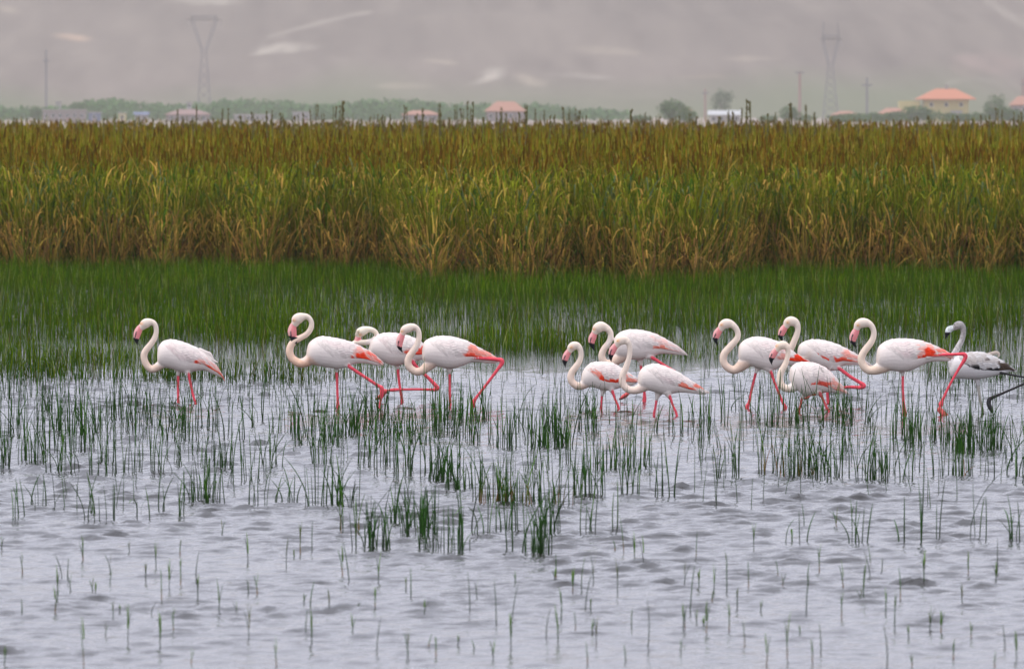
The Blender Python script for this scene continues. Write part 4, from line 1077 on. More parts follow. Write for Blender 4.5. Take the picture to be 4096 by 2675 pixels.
def tube_stems(P, h, az, lean, c0, c1, rad=0.0043):
    """Joined three-sided stems (n) for the thick hearts of clumps."""
    n = len(P)
    s = np.linspace(0, 1, 5)
    C = P[:, None, :] + np.stack([np.cos(az)[:, None] * lean[:, None] * h[:, None] * s ** 2, np.sin(az)[:, None] * lean[:, None] * h[:, None] * s ** 2, h[:, None] * s[None]], -1)
    ph = np.arange(3) / 3 * 2 * math.pi
    R = rad * (1.05 - 0.55 * s ** 2)
    ring = np.stack([np.cos(ph), np.sin(ph), 0 * ph], -1)
    V = C[:, :, None, :] + R[None, :, None, None] * ring[None, None]
    i = np.arange(15).reshape(5, 3)
    q = np.stack([i[:-1], np.roll(i[:-1], -1, 1), np.roll(i[1:], -1, 1), i[1:]], -1).reshape(-1, 4)
    Q = (np.arange(n) * 15)[:, None, None] + q[None]
    cc = c0[:, None, :] * (1 - s[None, :, None]) + c1[:, None, :] * s[None, :, None]
    return V.reshape(-1, 3), Q.reshape(-1, 4), np.repeat(cc[:, :, None, :], 3, 2).reshape(-1, 3)


# the 240 clumps that show largest
clumps.sort(key=lambda c: -(c[2] ** 0.6) * (c[1] - HZ))
groups = {}
for ci, (px, py, n, br) in enumerate(clumps):
    px += rr.normal(0, 2)
    d = float(ground_d(py)); x, _ = ray(px, py, d); x = float(x)
    root = empty("rush_clump", (x, d, 0.0), 0.0)
    big = n >= 10
    spread = 0.03 + 0.0055 * n
    hh = rr.uniform(0.28, 0.50) * (0.85 if d < 75 else 1.0)
    if n <= 3: hh *= rr.uniform(0.8, 1.2)
    bi = int(np.argmin([abs(px - b) for b in BIRD_PX]))
    dens = "thick" if n >= 12 else "bushy" if n >= 8 else "loose" if n >= 5 else "sparse" if n >= 3 else "two-stemmed" if n == 2 else "one-stemmed"
    tone = "brown-based" if br else "green"
    hgt = "tall" if hh > 0.42 else "short" if hh < 0.33 else "middling"
    off = px - BIRD_PX[bi]
    where = "below" if abs(off) < 60 else ("just left of" if -190 < off < 0 else "well left of" if off < 0 else "just right of" if off < 190 else "well right of")
    far = "at its feet" if py < 1690 else "near it" if py < 1760 else "second row" if py < 1830 else "third row" if py < 1910 else "fourth row" if py < 2010 else "outer row" if py < 2100 else "outermost row"
    lab = "%s %s %s rush %s %s, %s" % (hgt, dens, tone, where, SHORT[bi], far)
    groups.setdefault(lab, []).append(root)
    tag(root, lab, "rush", "rush clumps standing in the open water")
    sep = min(n, 7)
    for k in range(n if n <= 9 else sep):
        if br and rr.uniform() < 0.6: me = (BROWN + DRY)[rr.integers(len(BROWN) + len(DRY))]
        elif rr.uniform() < 0.045: me = BENT[rr.integers(len(BENT))]
        else: me = STEMS[rr.integers(len(STEMS))]
        s_ = obj("stem", me, root)
        a = rr.uniform(0, 6.28); q = spread * math.sqrt(rr.uniform())
        s_.location = (q * math.cos(a) * 1.5, q * math.sin(a) * 4.0, 0)
        s_.rotation_euler = (rr.normal(0, 0.03), rr.normal(0, 0.045), rr.uniform(0, 6.28))
        th = rr.uniform(0.75, 1.35)
        z = hh * rr.choice([1.0, 0.8, 0.6, 1.25], p=[0.4, 0.3, 0.15, 0.15]) * rr.uniform(0.85, 1.15)
        if me in DRY: z *= 0.45
        s_.scale = (th if me not in BENT else z * 1.6, th, z if me not in BENT else z * 1.6)
    m = n - (n if n <= 9 else sep)
    if m:
        m = int(m * 0.9)
        a = rr.uniform(0, 6.28, m); q = spread * np.sqrt(rr.uniform(size=m))
        P_ = np.stack([q * np.cos(a) * 1.3, q * np.sin(a) * 3.5, 0 * q - 0.1], -1)
        c1 = np.array([(0.020, 0.074, 0.006)]) * rr.uniform(0.6, 1.7, (m, 1)) * np.where(rr.uniform(size=(m, 1)) < 0.25, np.array([[2.2, 1.6, 1.0]]), 1)
        V, Q, Cc = tube_stems(P_, hh * rr.uniform(0.55, 1.15, m) + 0.1, rr.uniform(0, 6.28, m), np.abs(rr.normal(0, 0.06, m)), c1 * 0.8, c1)
        hz = obj("stem_tuft", mesh_from("stem_tuft", V, Q, M_rush, Cc), root)
        hz["kind"] = "stuff"
for lab, rs in groups.items():
    if len(rs) > 1:
        rs.sort(key=lambda o: o.location.x)
        for o in rs:
            o["group"] = "look-alike rush clumps: " + lab

# thin scattered stems between the clumps: too many and too fine to be told apart
n = 4900
row = 1500 + 560 * rng.uniform(0, 1, n) ** 1.5
px = rng.uniform(-200, 4300, n)
keep = rng.uniform(0, 1, n) < np.clip(0.40 + 1.1 * noise2(px, row * 2.0, 260, 3, 91), 0.03, 1) * np.where(row > 1850, 0.16, 1)
row, px = row[keep], px[keep]
d = ground_d(row); x, _ = ray(px, row, d)
m = len(x)
c1 = np.array([(0.030, 0.095, 0.007)]) * rng.uniform(0.6, 1.8, (m, 1))
thin.add(*tube_stems(np.stack([x, d, 0 * x - 0.1], -1), rng.uniform(0.14, 0.44, m) + 0.1, rng.uniform(0, 6.28, m), np.abs(rng.normal(0.04, 0.12, m)), c1 * 0.8, c1, 0.0040))
tag(obj("thin_rushes", thin.mesh("thin_rushes", M_rush)), "fine scattered rush stems between the clumps in the water", "rushes", None, "stuff")

# young reed shoots in the near water: a stem and a few leaf blades
def leaf_mesh(name, w, lean, droop, c0, c1):
    V, Q, Cc = blades(np.zeros((1, 3)), np.array([1.0]), np.array([w]), np.array([0.0]), np.array([lean]), np.array([droop]), np.array([0.9]), np.array([c0]), np.array([c1]), 5)
    return mesh_from(name, V, Q, M_reedpart, Cc)


SHOOT_LEAF = [leaf_mesh("leaf", 0.020, 0.05, 0.01, (0.08, 0.18, 0.008), (0.13, 0.27, 0.012)), leaf_mesh("leaf", 0.017, 0.13, 0.03, (0.07, 0.16, 0.008), (0.12, 0.25, 0.012)),
              leaf_mesh("leaf", 0.011, 0.12, 0.1, (0.11, 0.09, 0.02), (0.12, 0.17, 0.02))]
SHOOT_STEM = [stem_mesh("stem", 0.02, 0, 1, 0.0036, 51), stem_mesh("stem", -0.02, 0, 0, 0.0036, 52), stem_mesh("stem", 0.04, 0, 0, 0.0032, 53)]
SH = """L 10 345 110,L 565 410 170,L 880 360 90,L 1150 610 210,L 990 545 130,L 480 620 130,L 460 545 150,L 1345 680 190,L 1490 770 260,L 1690 640 130,L 1750 640 170,L 1180 900 170,L 770 810 150,L 815 770 60,L 150 780 110,L 1090 1010 260,L 570 1130 370,L 870 970 280,L 1300 1110 120,L 2110 720 170,L 2240 740 160,L 2330 510 220,L 1880 1130 200,L 2120 980 260,L 1510 240 120,L 715 930 110,L 1030 780 90,L 390 690 250,L 375 770 200,L 2080 900 160,L 1610 770 90,
M 80 560 280,M 500 660 200,M 1190 800 260,M 1420 940 200,M 1500 960 250,M 1760 970 220,M 2360 570 160,M 480 1060 200,M 100 900 130,M 255 740 170,M 1660 620 280,M 1905 660 290,M 2110 1010 330,M 1180 1010 250,M 1060 1080 160,M 930 1020 70,M 820 990 80,M 1480 560 110,M 620 1000 100,M 670 1060 160,M 2350 880 180,M 2000 860 150,M 900 760 270,M 1080 840 300,M 1590 570 40,M 140 730 45,M 1700 1110 150,M 1960 1100 120,
R 110 770 330,R 170 600 140,R 1150 600 200,R 1290 670 280,R 1700 580 250,R 2000 510 170,R 1415 490 110,R 2190 550 130,R 260 690 100,R 375 890 190,R 360 630 340,R 75 880 190,R 590 760 90,R 1140 800 190,R 1500 870 280,R 1440 770 180,R 1740 890 190,R 1960 710 170,R 1815 900 180,R 480 990 210,R 1000 1030 250,R 630 1120 250,R 770 1080 330,R 1450 1120 280,R 1900 1080 140,R 2330 1080 200,R 2180 1140 140,R 1620 1130 100,R 2250 1000 160,R 900 770 260,R 1105 190 150,R 885 180 160,R 155 850 0,R 1210 140 0"""
rs_ = np.random.default_rng(78)
_x = np.random.default_rng(81)
for _i in range(60):
    SH += ",%s %d %d %d" % ("LMR"[_i % 3], _x.integers(20, 2330), 330 + 800 * _x.uniform(), _x.integers(70, 260))
for it in SH.replace("\n", "").split(","):
    k, a, b, hpx = it.split()
    a, b, hpx = float(a), float(b), float(hpx)
    if hpx == 0: hpx = 120
    px = a / 1.7 + {"L": 0, "M": 1350, "R": 2696}[k]; py = b / 1.7 + 2000
    d = float(ground_d(py)); x, _ = ray(px, py, d)
    hgt = hpx / 1.7 / F * d
    root = empty("reed_shoot", (float(x), d, 0), 0)
    tall, third = ("tall" if hgt > 0.24 else "short" if hgt < 0.14 else "middling"), int(py > 2330) + int(py > 2520)
    bi = int(np.argmin([abs(px - q) for q in BIRD_PX]))
    leafy_n = int(rs_.integers(0, 4))
    look = ["bare thin", "one-leaved green", "two-leaved green", "bushy green"][leafy_n]
    tag(root, "%s %s reed shoot %s, below %s" % (tall, look, ["past the rushes", "in nearer ripples", "in the nearest ripples"][third], SHORT[bi]), "reed shoot", "young reed shoots in the near water")
    st = obj("stem", SHOOT_STEM[rs_.integers(3)], root)
    st.scale = (1, 1, hgt * (1 if leafy_n == 0 else 0.8)); st.rotation_euler = (0, rs_.normal(0, 0.06), rs_.uniform(0, 6.28))
    for j in range(leafy_n):
        lf = obj("leaf", SHOOT_LEAF[rs_.integers(3)], root)
        z0 = hgt * rs_.uniform(0.2, 0.5)
        lf.location = (0, 0, z0); L = (hgt - z0) * rs_.uniform(0.8, 1.1)
        lf.scale = (L, 1.0, L); lf.rotation_euler = (0, 0, rs_.choice([0, math.pi]) + rs_.normal(0, 0.6))

# ------------------------------------------------------------------ single reeds that stand clear of the bed
def stalk_pair(seed):
    r = np.random.default_rng(seed)
    m = MB()
    bend = r.normal(0, 0.035)
    pts = [(bend * (z ** 2), 0.01 * math.sin(z * 4 + seed), z) for z in np.linspace(0, 1, 7)]
    for p, q in zip(pts[:-1], pts[1:]): m.bar(p, q, 0.011, 4, 0.010)
    st = m.mesh("stalk", M_oldstalk)
    h = MB()
    for j in range(34):                    # whorls of husks up the stalk
        z = r.uniform(0.64, 1.0); a = r.uniform(0, 6.28)
        c = Vector((bend * z * z, 0, z)); o = Vector((math.cos(a), math.sin(a), 0.0))
        h.bar(c, c + o * r.uniform(0.015, 0.04) + Vector((0, 0, r.uniform(0.005, 0.02))), 0.012, 4, 0.005)
    return st, h.mesh("seed_head", M_husk)


M_oldstalk = plain("old_stalk", (0.10, 0.09, 0.02), 0.9, 0.3, 9)
M_husk = plain("husk", (0.105, 0.085, 0.025), 0.95, 0.35, 30)
STALKS = [stalk_pair(i) for i in range(6)]
T1 = "90 800,780 780,830 825,915 825,945 795,1045 810,1205 750,1270 795,1335 720,1430 805,1510 740,1555 735,1635 790,1720 770,1810 755,1850 750,1920 770,1985 785,2060 775,2110 750,2150 715,2210 770,2270 725,2330 685,2312 712,700 805,520 815,1160 820,1320 810,1460 815,1880 790,2000 790"
T2 = "40 690,75 800,165 810,205 795,265 780,305 790,360 775,437 815,480 725,525 770,577 735,630 800,697 710,750 800,810 710,850 740,885 690,920 690,985 800,1080 800,1115 730,1140 770,1215 800,1235 770,1285 715,1345 740,1405 750,1440 790,1470 790,1550 730,1600 735,1640 750,1710 790,1825 830,2000 750,2080 770,2110 790,2180 790,2285 800,2330 790,1100 760,1130 790,1575 770,1625 790,820 760,905 740,540 790,700 770"
T3 = "105 770,155 795,295 795,365 760,395 770,460 740,495 675,515 690,640 770,690 770,760 810,815 705,840 800,900 720,960 765,995 810,1105 815,1160 850,1250 850,1370 850,1460 830,1635 800,1700 840,1760 790,1890 785,2000 810,2035 810,2110 790,2150 790,2195 740,2230 755,2280 810,2320 760,2365 760,2345 780,630 800,805 770,1895 810"
rt = np.random.default_rng(79)
BACK = [(30, "the left picture edge"), (250, "the stone building"), (370, "the blue shed"), (490, "the yellow hut"), (570, "the blue barn"), (740, "the dull pink roof"), (1000, "the low pale house"), (1200, "the bright house front"),
        (1400, "the tree belt"), (1560, "the low hazy roof"), (1680, "the long orange roof"), (1840, "the gap between roofs"), (2010, "the stepped roof"), (2200, "the thin bush"), (2380, "the empty plain"), (2560, "the scrubby bush"), (2690, "the dark round tree"),
        (2900, "the white shed"), (3000, "the shed's right end"), (3150, "the dark bush"), (3200, "the reddish pole"), (3330, "the right pylon"), (3470, "the dark pole"), (3600, "the bungalow"), (3790, "the yellow villa"), (3980, "the tall bush"), (4080, "the edge house")]
tall_labels = {}
for T, ox in ((T1, 0), (T2, 1350), (T3, 2696)):
    for it in T.split(","):
        a, b = it.split()
        px, py = float(a) / 1.7 + ox, float(b) / 1.7
        d = rt.uniform(225, 330); x, z = ray(px, py, d)
        root = empty("tall_reed", (float(x), d, 0), rt.uniform(0, 6.28))
        top = "towering" if py < 422 else "very tall" if py < 440 else "tall" if py < 456 else "half-tall" if py < 466 else "low"
        bk = min(BACK, key=lambda q: abs(q[0] - px))[1]
        th = rt.uniform(0.9, 1.6)
        lab = "%s %s dark reed stalk rising before %s" % (top, "stout" if th > 1.25 else "slim", bk)
        tag(root, lab, "reed", "tall reeds standing clear of the reed bed")
        tall_labels.setdefault(lab, []).append(root)
        st, hd = STALKS[rt.integers(6)]
        for me, nm in ((st, "stalk"), (hd, "seed_head")):
            o = obj(nm, me, root)
            o.scale = (th, th, float(z))
            o.rotation_euler = (0, rt.normal(0, 0.02), 0)

for lab, rs in tall_labels.items():
    if len(rs) > 1:
        for o in rs: o['group'] = 'look-alike stalks: ' + lab

# reeds at the front edge of the bed whose bent leaves can be told apart
RL = [leaf_mesh("leaf", 0.038, 0.35, 0.35, DEAD_SHADE, TAN), leaf_mesh("leaf", 0.034, 0.45, 0.62, (0.16, 0.09, 0.03), STRAW), leaf_mesh("leaf", 0.036, 0.14, 0.05, GREEN, LIME),
      leaf_mesh("leaf", 0.032, 0.28, 0.2, TAN, TAN), leaf_mesh("leaf", 0.034, 0.5, 0.9, TAN, (0.36, 0.235, 0.09)), leaf_mesh("leaf", 0.03, 0.2, 0.02, GREEN, BLUEG)]
RS = [leaf_mesh("stem", 0.02, 0.05, 0.0, DEAD_SHADE, OLIVE), leaf_mesh("stem", 0.02, -0.06, 0.0, DEAD_SHADE, STRAW)]
rf = np.random.default_rng(80)
front_labels = {}
for i in range(150):
    px = -60 + 4220 * (i + rf.uniform()) / 150
    fd = float(reed_front(np.array([px]))[0])
    d = fd + rf.uniform(-0.35, 0.5)
    x, _ = ray(px, 1000, d)
    root = empty("reed_plant", (float(x), d, 0), 0)
    hgt = rf.uniform(0.7, 1.7)
    dry = rf.uniform() < 0.62
    bi = int(np.argmin([abs(px - q) for q in BIRD_PX]))
    off = px - BIRD_PX[bi]
    lab = "%s %s reed at bed edge, %s %s" % ("tall" if hgt > 1.4 else "low" if hgt < 0.95 else "waist-high", "withered" if dry else "green", "straight beyond" if abs(off) < 70 else "beyond and left of" if off < 0 else "beyond and right of", SHORT[bi])
    tag(root, lab, "reed", "reeds along the front edge of the bed")
    front_labels.setdefault(lab, []).append(root)
    s_ = obj("stem", RS[rf.integers(2)], root); s_.scale = (hgt, 1, hgt); s_.rotation_euler = (0, 0, rf.uniform(0, 6.28))
    for j in range(rf.integers(3, 6)):
        l_ = obj("leaf", RL[rf.choice([0, 1, 3, 4, 2, 5], p=[.28, .2, .17, .2, .1, .05] if dry else [.1, .08, .1, .1, .37, .25])], root)
        z0 = hgt * rf.uniform(0.05, 0.6)
        L = (hgt - z0) * rf.uniform(0.5, 1.0)
        l_.location = (rf.normal(0, 0.03), 0, z0); l_.scale = (L * rf.uniform(0.7, 1.3), 1.0, L); l_.rotation_euler = (0, 0, rf.choice([0, math.pi]) + rf.normal(0, 0.5))
for lab, rs in front_labels.items():
    if len(rs) > 1:
        for o in rs: o["group"] = "look-alike front reeds: " + lab
#@@ENDRUSHES@@
#@@VILLAGE@@
# ------------------------------------------------------------------ village, trees and pylons on the far plain
M_roof = plain("orange_roof_tiles", (0.50, 0.19, 0.105), 0.85, 0.2, 2)
M_hazed = plain("hazed_roof_tiles", (0.38, 0.19, 0.13), 0.85, 0.2, 2)  # orange tiles with distance haze put into the colour to soften contrast
M_wally = plain("yellow_plaster", (0.48, 0.42, 0.19), 0.9, 0.1, 0.5)
M_wallw = plain("white_plaster", (0.30, 0.29, 0.28), 0.9, 0.08, 0.5)
M_wallp = plain("pinkish_stone", (0.24, 0.20, 0.19), 0.9, 0.15, 0.5)  # stone darkened toward the haze tone, haze put into its colour
M_wallg = plain("grey_stone", (0.36, 0.33, 0.31), 0.9, 0.15, 0.5)
M_tin = plain("white_sheet_metal", (0.48, 0.485, 0.48), 0.5, 0.05, 0.5)
M_blue = plain("blue_sheet", (0.12, 0.15, 0.24), 0.6, 0.1, 0.5)
M_pane = plain("dark_pane", (0.03, 0.035, 0.04), 0.15)
M_steel = plain("galvanised_steel", (0.17, 0.17, 0.18), 0.6, 0.1)
M_rust = plain("rusty_steel", (0.30, 0.18, 0.16), 0.8, 0.2)  # rust lightened toward the haze tone to keep far poles faint
M_frame = plain("white_frame", (0.7, 0.7, 0.68), 0.6)


def house(name, label, px0, px1, top, d, wall_m, roof_m, roof_rows=None, depth=9.0, hip=True, wins=3, storeys=1, flat=False, chimney=None, eave=0.7):
    """px0..px1 walls, top = photo row of the eaves, roof_rows = row of the ridge."""
    x0, _ = ray(px0, top, d); x1, ze = ray(px1, top, d)
    x0, x1, ze = float(x0), float(x1), float(ze)
    ze = max(ze, GZ + 2.4)
    root = empty(name, ((x0 + x1) / 2, d, GZ))
    tag(root, label, "house", None)
    w, h = x1 - x0, ze - GZ
    m = MB(); m.box(-w / 2, w / 2, 0, depth, -0.5, h)
    obj("wall", m.mesh("wall", wall_m), root)
    r = MB()
    if flat:
        r.box(-w / 2 - 0.3, w / 2 + 0.3, -0.3, depth + 0.3, h + 0.003, h + 0.35)
    else:
        _, zr = ray(0, roof_rows, d); hr = max(0.9, float(zr) - ze)
        a, b = w / 2 + eave, depth + eave
        k = w / 2 * (0.45 if hip else 1.0) + (0 if hip else eave)
        zb = h + 0.003
        base = [(-a, -eave, zb), (a, -eave, zb), (a, b, zb), (-a, b, zb), (-a, -eave, zb + 0.22), (a, -eave, zb + 0.22), (a, b, zb + 0.22), (-a, b, zb + 0.22), (-k, depth / 2, zb + hr), (k, depth / 2, zb + hr)]
        r.add(base, [(0, 3, 2, 1), (0, 1, 5, 4), (1, 2, 6, 5), (2, 3, 7, 6), (3, 0, 4, 7), (4, 5, 9, 8), (6, 7, 8, 9), (5, 6, 9), (7, 4, 8)])
    ro = obj("roof", r.mesh("roof", roof_m), root)
    if chimney is not None:
        c = MB(); cx = chimney * w / 2; c.box(cx - 0.5, cx + 0.5, depth / 2 - 0.5, depth / 2 + 0.5, h + 0.6, h + (1.6 if flat else hr + 1.5))
        obj("chimney", c.mesh("chimney", M_wallw), ro)
    sh = h / storeys
    for s in range(storeys):
        for i in range(wins):
            cx = -w / 2 + w * (i + 0.5) / wins
            zc = s * sh + sh * 0.55
            f = MB(); f.box(cx - 0.65, cx + 0.65, -0.09, -0.003, zc - 0.75, zc + 0.75)
            fo = obj("window", f.mesh("window", M_frame), root)
            p = MB(); p.box(cx - 0.52, cx + 0.52, -0.12, -0.092, zc - 0.62, zc + 0.62)
            obj("pane", p.mesh("pane", M_pane), fo)
    dm = MB(); dx = w * 0.25 if wins % 2 else 0.0
    dm.box(dx + w / wins * 0.5 - 0.55 if wins > 1 else -0.55, dx + w / wins * 0.5 + 0.55 if wins > 1 else 0.55, -0.07, -0.003, 0, 2.05)
    obj("door", dm.mesh("door", M_rust), root)
    return root


R3 = 2696
villa = house("villa", "yellow two-storey villa with wide orange hip roof and white chimney", 1700 / 1.7 + R3, 2003 / 1.7 + R3, 678 / 1.7, 3150, M_wally, M_roof, 604 / 1.7, 12, True, 3, 2, False, 0.05, 2.6)
wing_m = MB(); wing_m.box(-16.5, -9.2, 0.5, 9, -0.5, 7.4)
obj("side_wing", wing_m.mesh("side_wing", M_wally), villa)
pk = MB(); pk.box(1.5, 5.5, -1.6, -0.15, 2.9, 3.1); pk.box(1.5, 5.5, -1.62, -1.5, 3.1, 4.0)
obj("balcony", pk.mesh("balcony", M_wallw), villa)
house("gabled_house", "house with tall stepped orange roof behind the reed tops at mid picture", 1010 / 1.7 + 1350, 1275 / 1.7 + 1350, 760 / 1.7, 3200, M_wallp, M_hazed, 690 / 1.7, 11, True, 4, 1)
house("low_house", "low house with long hazy orange roof beside the stepped-roof house", 440 / 1.7 + 1350, 690 / 1.7 + 1350, 800 / 1.7, 3300, M_wallp, M_hazed, 752 / 1.7, 9, True, 4, 1)
house("small_house", "small orange-roofed house half hidden by the dark round tree", 2330 / 1.7 + 1350, 125 / 1.7 + R3, 772 / 1.7, 3260, M_wallw, M_hazed, 730 / 1.7, 8, True, 2, 1)
house("white_shed", "long low shed with bright white metal roof", 245 / 1.7 + R3, 450 / 1.7 + R3, 795 / 1.7, 3000, M_wallg, M_tin, 752 / 1.7, 8, False, 4, 1)
house("bungalow", "bungalow with orange hip roof among bushes beside the yellow villa", 1400 / 1.7 + R3, 1580 / 1.7 + R3, 778 / 1.7, 3080, M_wallw, M_hazed, 735 / 1.7, 9, True, 3, 1)
house("long_bungalow", "long low house with a thin orange roof strip behind dark bushes", 1085 / 1.7 + R3, 1245 / 1.7 + R3, 785 / 1.7, 3120, M_wallp, M_hazed, 757 / 1.7, 8, True, 3, 1)
house("edge_house", "orange-roofed house cut off by the picture edge behind the tallest bush", 2300 / 1.7 + R3, 2460 / 1.7 + R3, 718 / 1.7, 3200, M_wallp, M_hazed, 655 / 1.7, 10, True, 3, 2)
house("stone_building", "long grey-pink stone building with flat roof near the green tree belt", 290 / 1.7, 580 / 1.7, 752 / 1.7, 3250, M_wallp, M_wallg, None, 9, False, 6, 1, True)
house("white_house", "little white cube house above the flat-roofed stone building", 378 / 1.7, 412 / 1.7, 695 / 1.7, 3700, M_wallw, M_wallw, None, 4, False, 1, 1, True)
house("pink_house", "wide house with dull pink roof below the left power pylon", 1130 / 1.7, 1420 / 1.7, 790 / 1.7, 3300, M_wallp, plain("dull_pink_roof", (0.28, 0.18, 0.16), 0.9), 745 / 1.7, 9, True, 4, 1)
house("minaret_house", "narrow pale house standing behind the dull pink roof", 1270 / 1.7, 1300 / 1.7, 700 / 1.7, 3600, M_wallw, M_wallw, None, 4, False, 1, 3, True)
house("pale_house", "low pale house among the tall reed stalks", 1590 / 1.7, 1850 / 1.7, 785 / 1.7, 3300, M_wallw, M_wallg, None, 8, False, 4, 1, True)
house("bright_house", "bright white house front beside the low pale house", 1990 / 1.7, 2110 / 1.7, 765 / 1.7, 3350, M_wallw, M_wallw, None, 8, False, 2, 1, True)
house("blue_shed", "small blue-walled shed below the green tree belt", 600 / 1.7, 680 / 1.7, 768 / 1.7, 3200, M_blue, M_wallg, None, 6, False, 1, 1, True)
house("blue_barn", "blue-roofed barn right of the small yellow hut", 920 / 1.7, 1000 / 1.7, 790 / 1.7, 3150, M_wallg, M_blue, 762 / 1.7, 6, False, 2, 1)
house("yellow_hut", "small bright yellow hut between the blue shed and blue barn", 805 / 1.7, 855 / 1.7, 772 / 1.7, 3100, M_wally, M_wallw, None, 4, False, 1, 1, True)


def leaf_cloud(cents, rads, n, size, c_lo, c_hi, seed):
    """n leaf clusters (small bent quads) through the volume of ellipsoids."""
    r = np.random.default_rng(seed)
    cents, rads = np.array(cents, float), np.array(rads, float)
    vol = rads.prod(1); w = r.choice(len(cents), n, p=vol / vol.sum())
    dirs = r.normal(size=(n, 3)); dirs /= np.linalg.norm(dirs, axis=1)[:, None]
    P = cents[w] + dirs * rads[w] * (r.uniform(0.3, 1.08, (n, 1)) ** 0.6)
    a = r.normal(size=(n, 3)); a /= np.linalg.norm(a, axis=1)[:, None]
    b = np.cross(a, r.normal(size=(n, 3))); b /= np.linalg.norm(b, axis=1)[:, None]
    s = size * r.uniform(0.5, 1.3, (n, 1))
    V = np.stack([P - a * s, P - b * s * 0.6, P + a * s, P + b * s * 0.6], 1).reshape(-1, 3)
    Q = np.arange(n * 4).reshape(n, 4)
    c = np.array(c_lo) + (np.array(c_hi) - np.array(c_lo)) * r.uniform(0, 1, (n, 1))
    return V, Q, np.repeat(c, 4, 0)


def tree(name, label, px, base, top, wpx, d, seed, c=((0.04, 0.095, 0.02), (0.08, 0.165, 0.035)), trunk=True, n=900, cat="tree"):
    x, _ = ray(px, top, d); _, zt = ray(px, top, d)
    x, h, w = float(x), float(zt) - GZ, wpx / F * d
    root = empty(name, (x, d, GZ))
    tag(root, label, cat, "trees and bushes in the far village")
    r = np.random.default_rng(seed)
    k = 7
    z0 = 0.28 if trunk else 0.12
    cents = [(r.uniform(-0.42, 0.42) * w, r.uniform(-0.25, 0.25) * w, h * r.uniform(z0 + 0.12, 0.8)) for _ in range(k)] + [(0, 0, h * 0.55)]
    rads = [(w * r.uniform(0.16, 0.28), w * r.uniform(0.16, 0.28), h * r.uniform(0.16, 0.28)) for _ in range(k)] + [(w * 0.42, w * 0.42, h * 0.46)]
    V, Q, Cc = leaf_cloud(cents, rads, n, max(0.3, w * 0.05), c[0], c[1], seed)
    obj("crown", mesh_from("crown", V, Q, M_tree, Cc), root)
    m = MB()
    th = h * (0.55 if trunk else 0.3)
    m.bar((0, 0, -0.3), (0, 0, th), h * 0.035, 7, h * 0.02)
    for j in range(4):
        a = j * 1.6 + seed
        m.bar((0, 0, th * 0.6), (math.cos(a) * w * 0.25, math.sin(a) * w * 0.25, h * 0.72), h * 0.014, 5, h * 0.006)
    obj("trunk", m.mesh("trunk", M_trunk), root)


tree("broadleaf_tree", "dark round tree standing above the reed tops, darkest in the village", 2690, 490, 397, 118, 2550, 1)
tree("bush", "dark bush at the foot of the dark round tree", 2755, 500, 437, 86, 2500, 2, trunk=False, cat="bush")
tree("bush", "low scrubby bush just before the dark round tree", 2560, 500, 462, 88, 2700, 3, trunk=False, cat="bush")
tree("poplar", "pale hazy tree behind the white metal shed", 328 / 1.7 + R3, 480, 360, 92, 3700, 4, c=((0.06, 0.11, 0.05), (0.11, 0.17, 0.07)))
tree("bush", "dark bush right of the white shed", 780 / 1.7 + R3, 490, 420, 92, 2900, 5, trunk=False, cat="bush")
tree("bush", "wide bush under the eaves of the yellow villa", 1665 / 1.7 + R3, 492, 422, 112, 2900, 6, trunk=False, cat="bush")
tree("bush", "bush between the bungalow and the yellow villa", 1520 / 1.7 + R3, 492, 445, 90, 2880, 7, trunk=False, cat="bush")
tree("bush", "flat bush before the long low house", 1180 / 1.7 + R3, 495, 455, 120, 2900, 8, trunk=False, cat="bush")
tree("bush", "flat bush left of the bungalow with the orange hip roof", 1340 / 1.7 + R3, 495, 452, 110, 2900, 9, trunk=False, cat="bush")
tree("broadleaf_tree", "bushy tree right of the yellow villa", 2175 / 1.7 + R3, 490, 376, 84, 3050, 10)
tree("bush", "tall bush right of the yellow villa, below the bushy tree", 2230 / 1.7 + R3, 492, 428, 120, 2950, 11, trunk=False, cat="bush")
tree("bush", "low bush under the right corner of the yellow villa", 1960 / 1.7 + R3, 494, 456, 130, 2900, 12, trunk=False, cat="bush")
tree("bush", "grey-green bush beside the blue shed", 530 / 1.7, 480, 408, 70, 3500, 13, trunk=False, cat="bush")
tree("bush", "dusky bush left of the long stone building", 235 / 1.7, 490, 424, 62, 3300, 14, trunk=False, cat="bush")
tree("bush", "thin bush among the tall reed stalks at mid picture", 1600 / 1.7 + 1350, 495, 440, 80, 2800, 15, trunk=False, cat="bush")

for q, (zx, top, wd) in enumerate(((1110, 462, 90), (1250, 456, 96), (1430, 456, 84), (1590, 448, 80), (1740, 440, 84), (1850, 452, 90), (2050, 448, 90), (2120, 455, 80), (2320, 440, 100), (640, 462, 90), (900, 462, 80))):
    tree("bush", ["leftmost bush of the hedge before the long low house", "second bush of the hedge before the long low house", "bush under the left eave of the bungalow", "rounded bush between bungalow and villa wing", "bush hiding the side wing of the villa",
                  "bush before the villa's balcony", "bush right beside the villa's right wall", "low bush under the bushy tree", "bush before the edge house", "small bush right of the white shed", "small bush below the reddish pole"][q], zx / 1.7 + R3, 492, top, wd, 2860 + 14 * q, 40 + q, trunk=False, n=600, cat="bush")

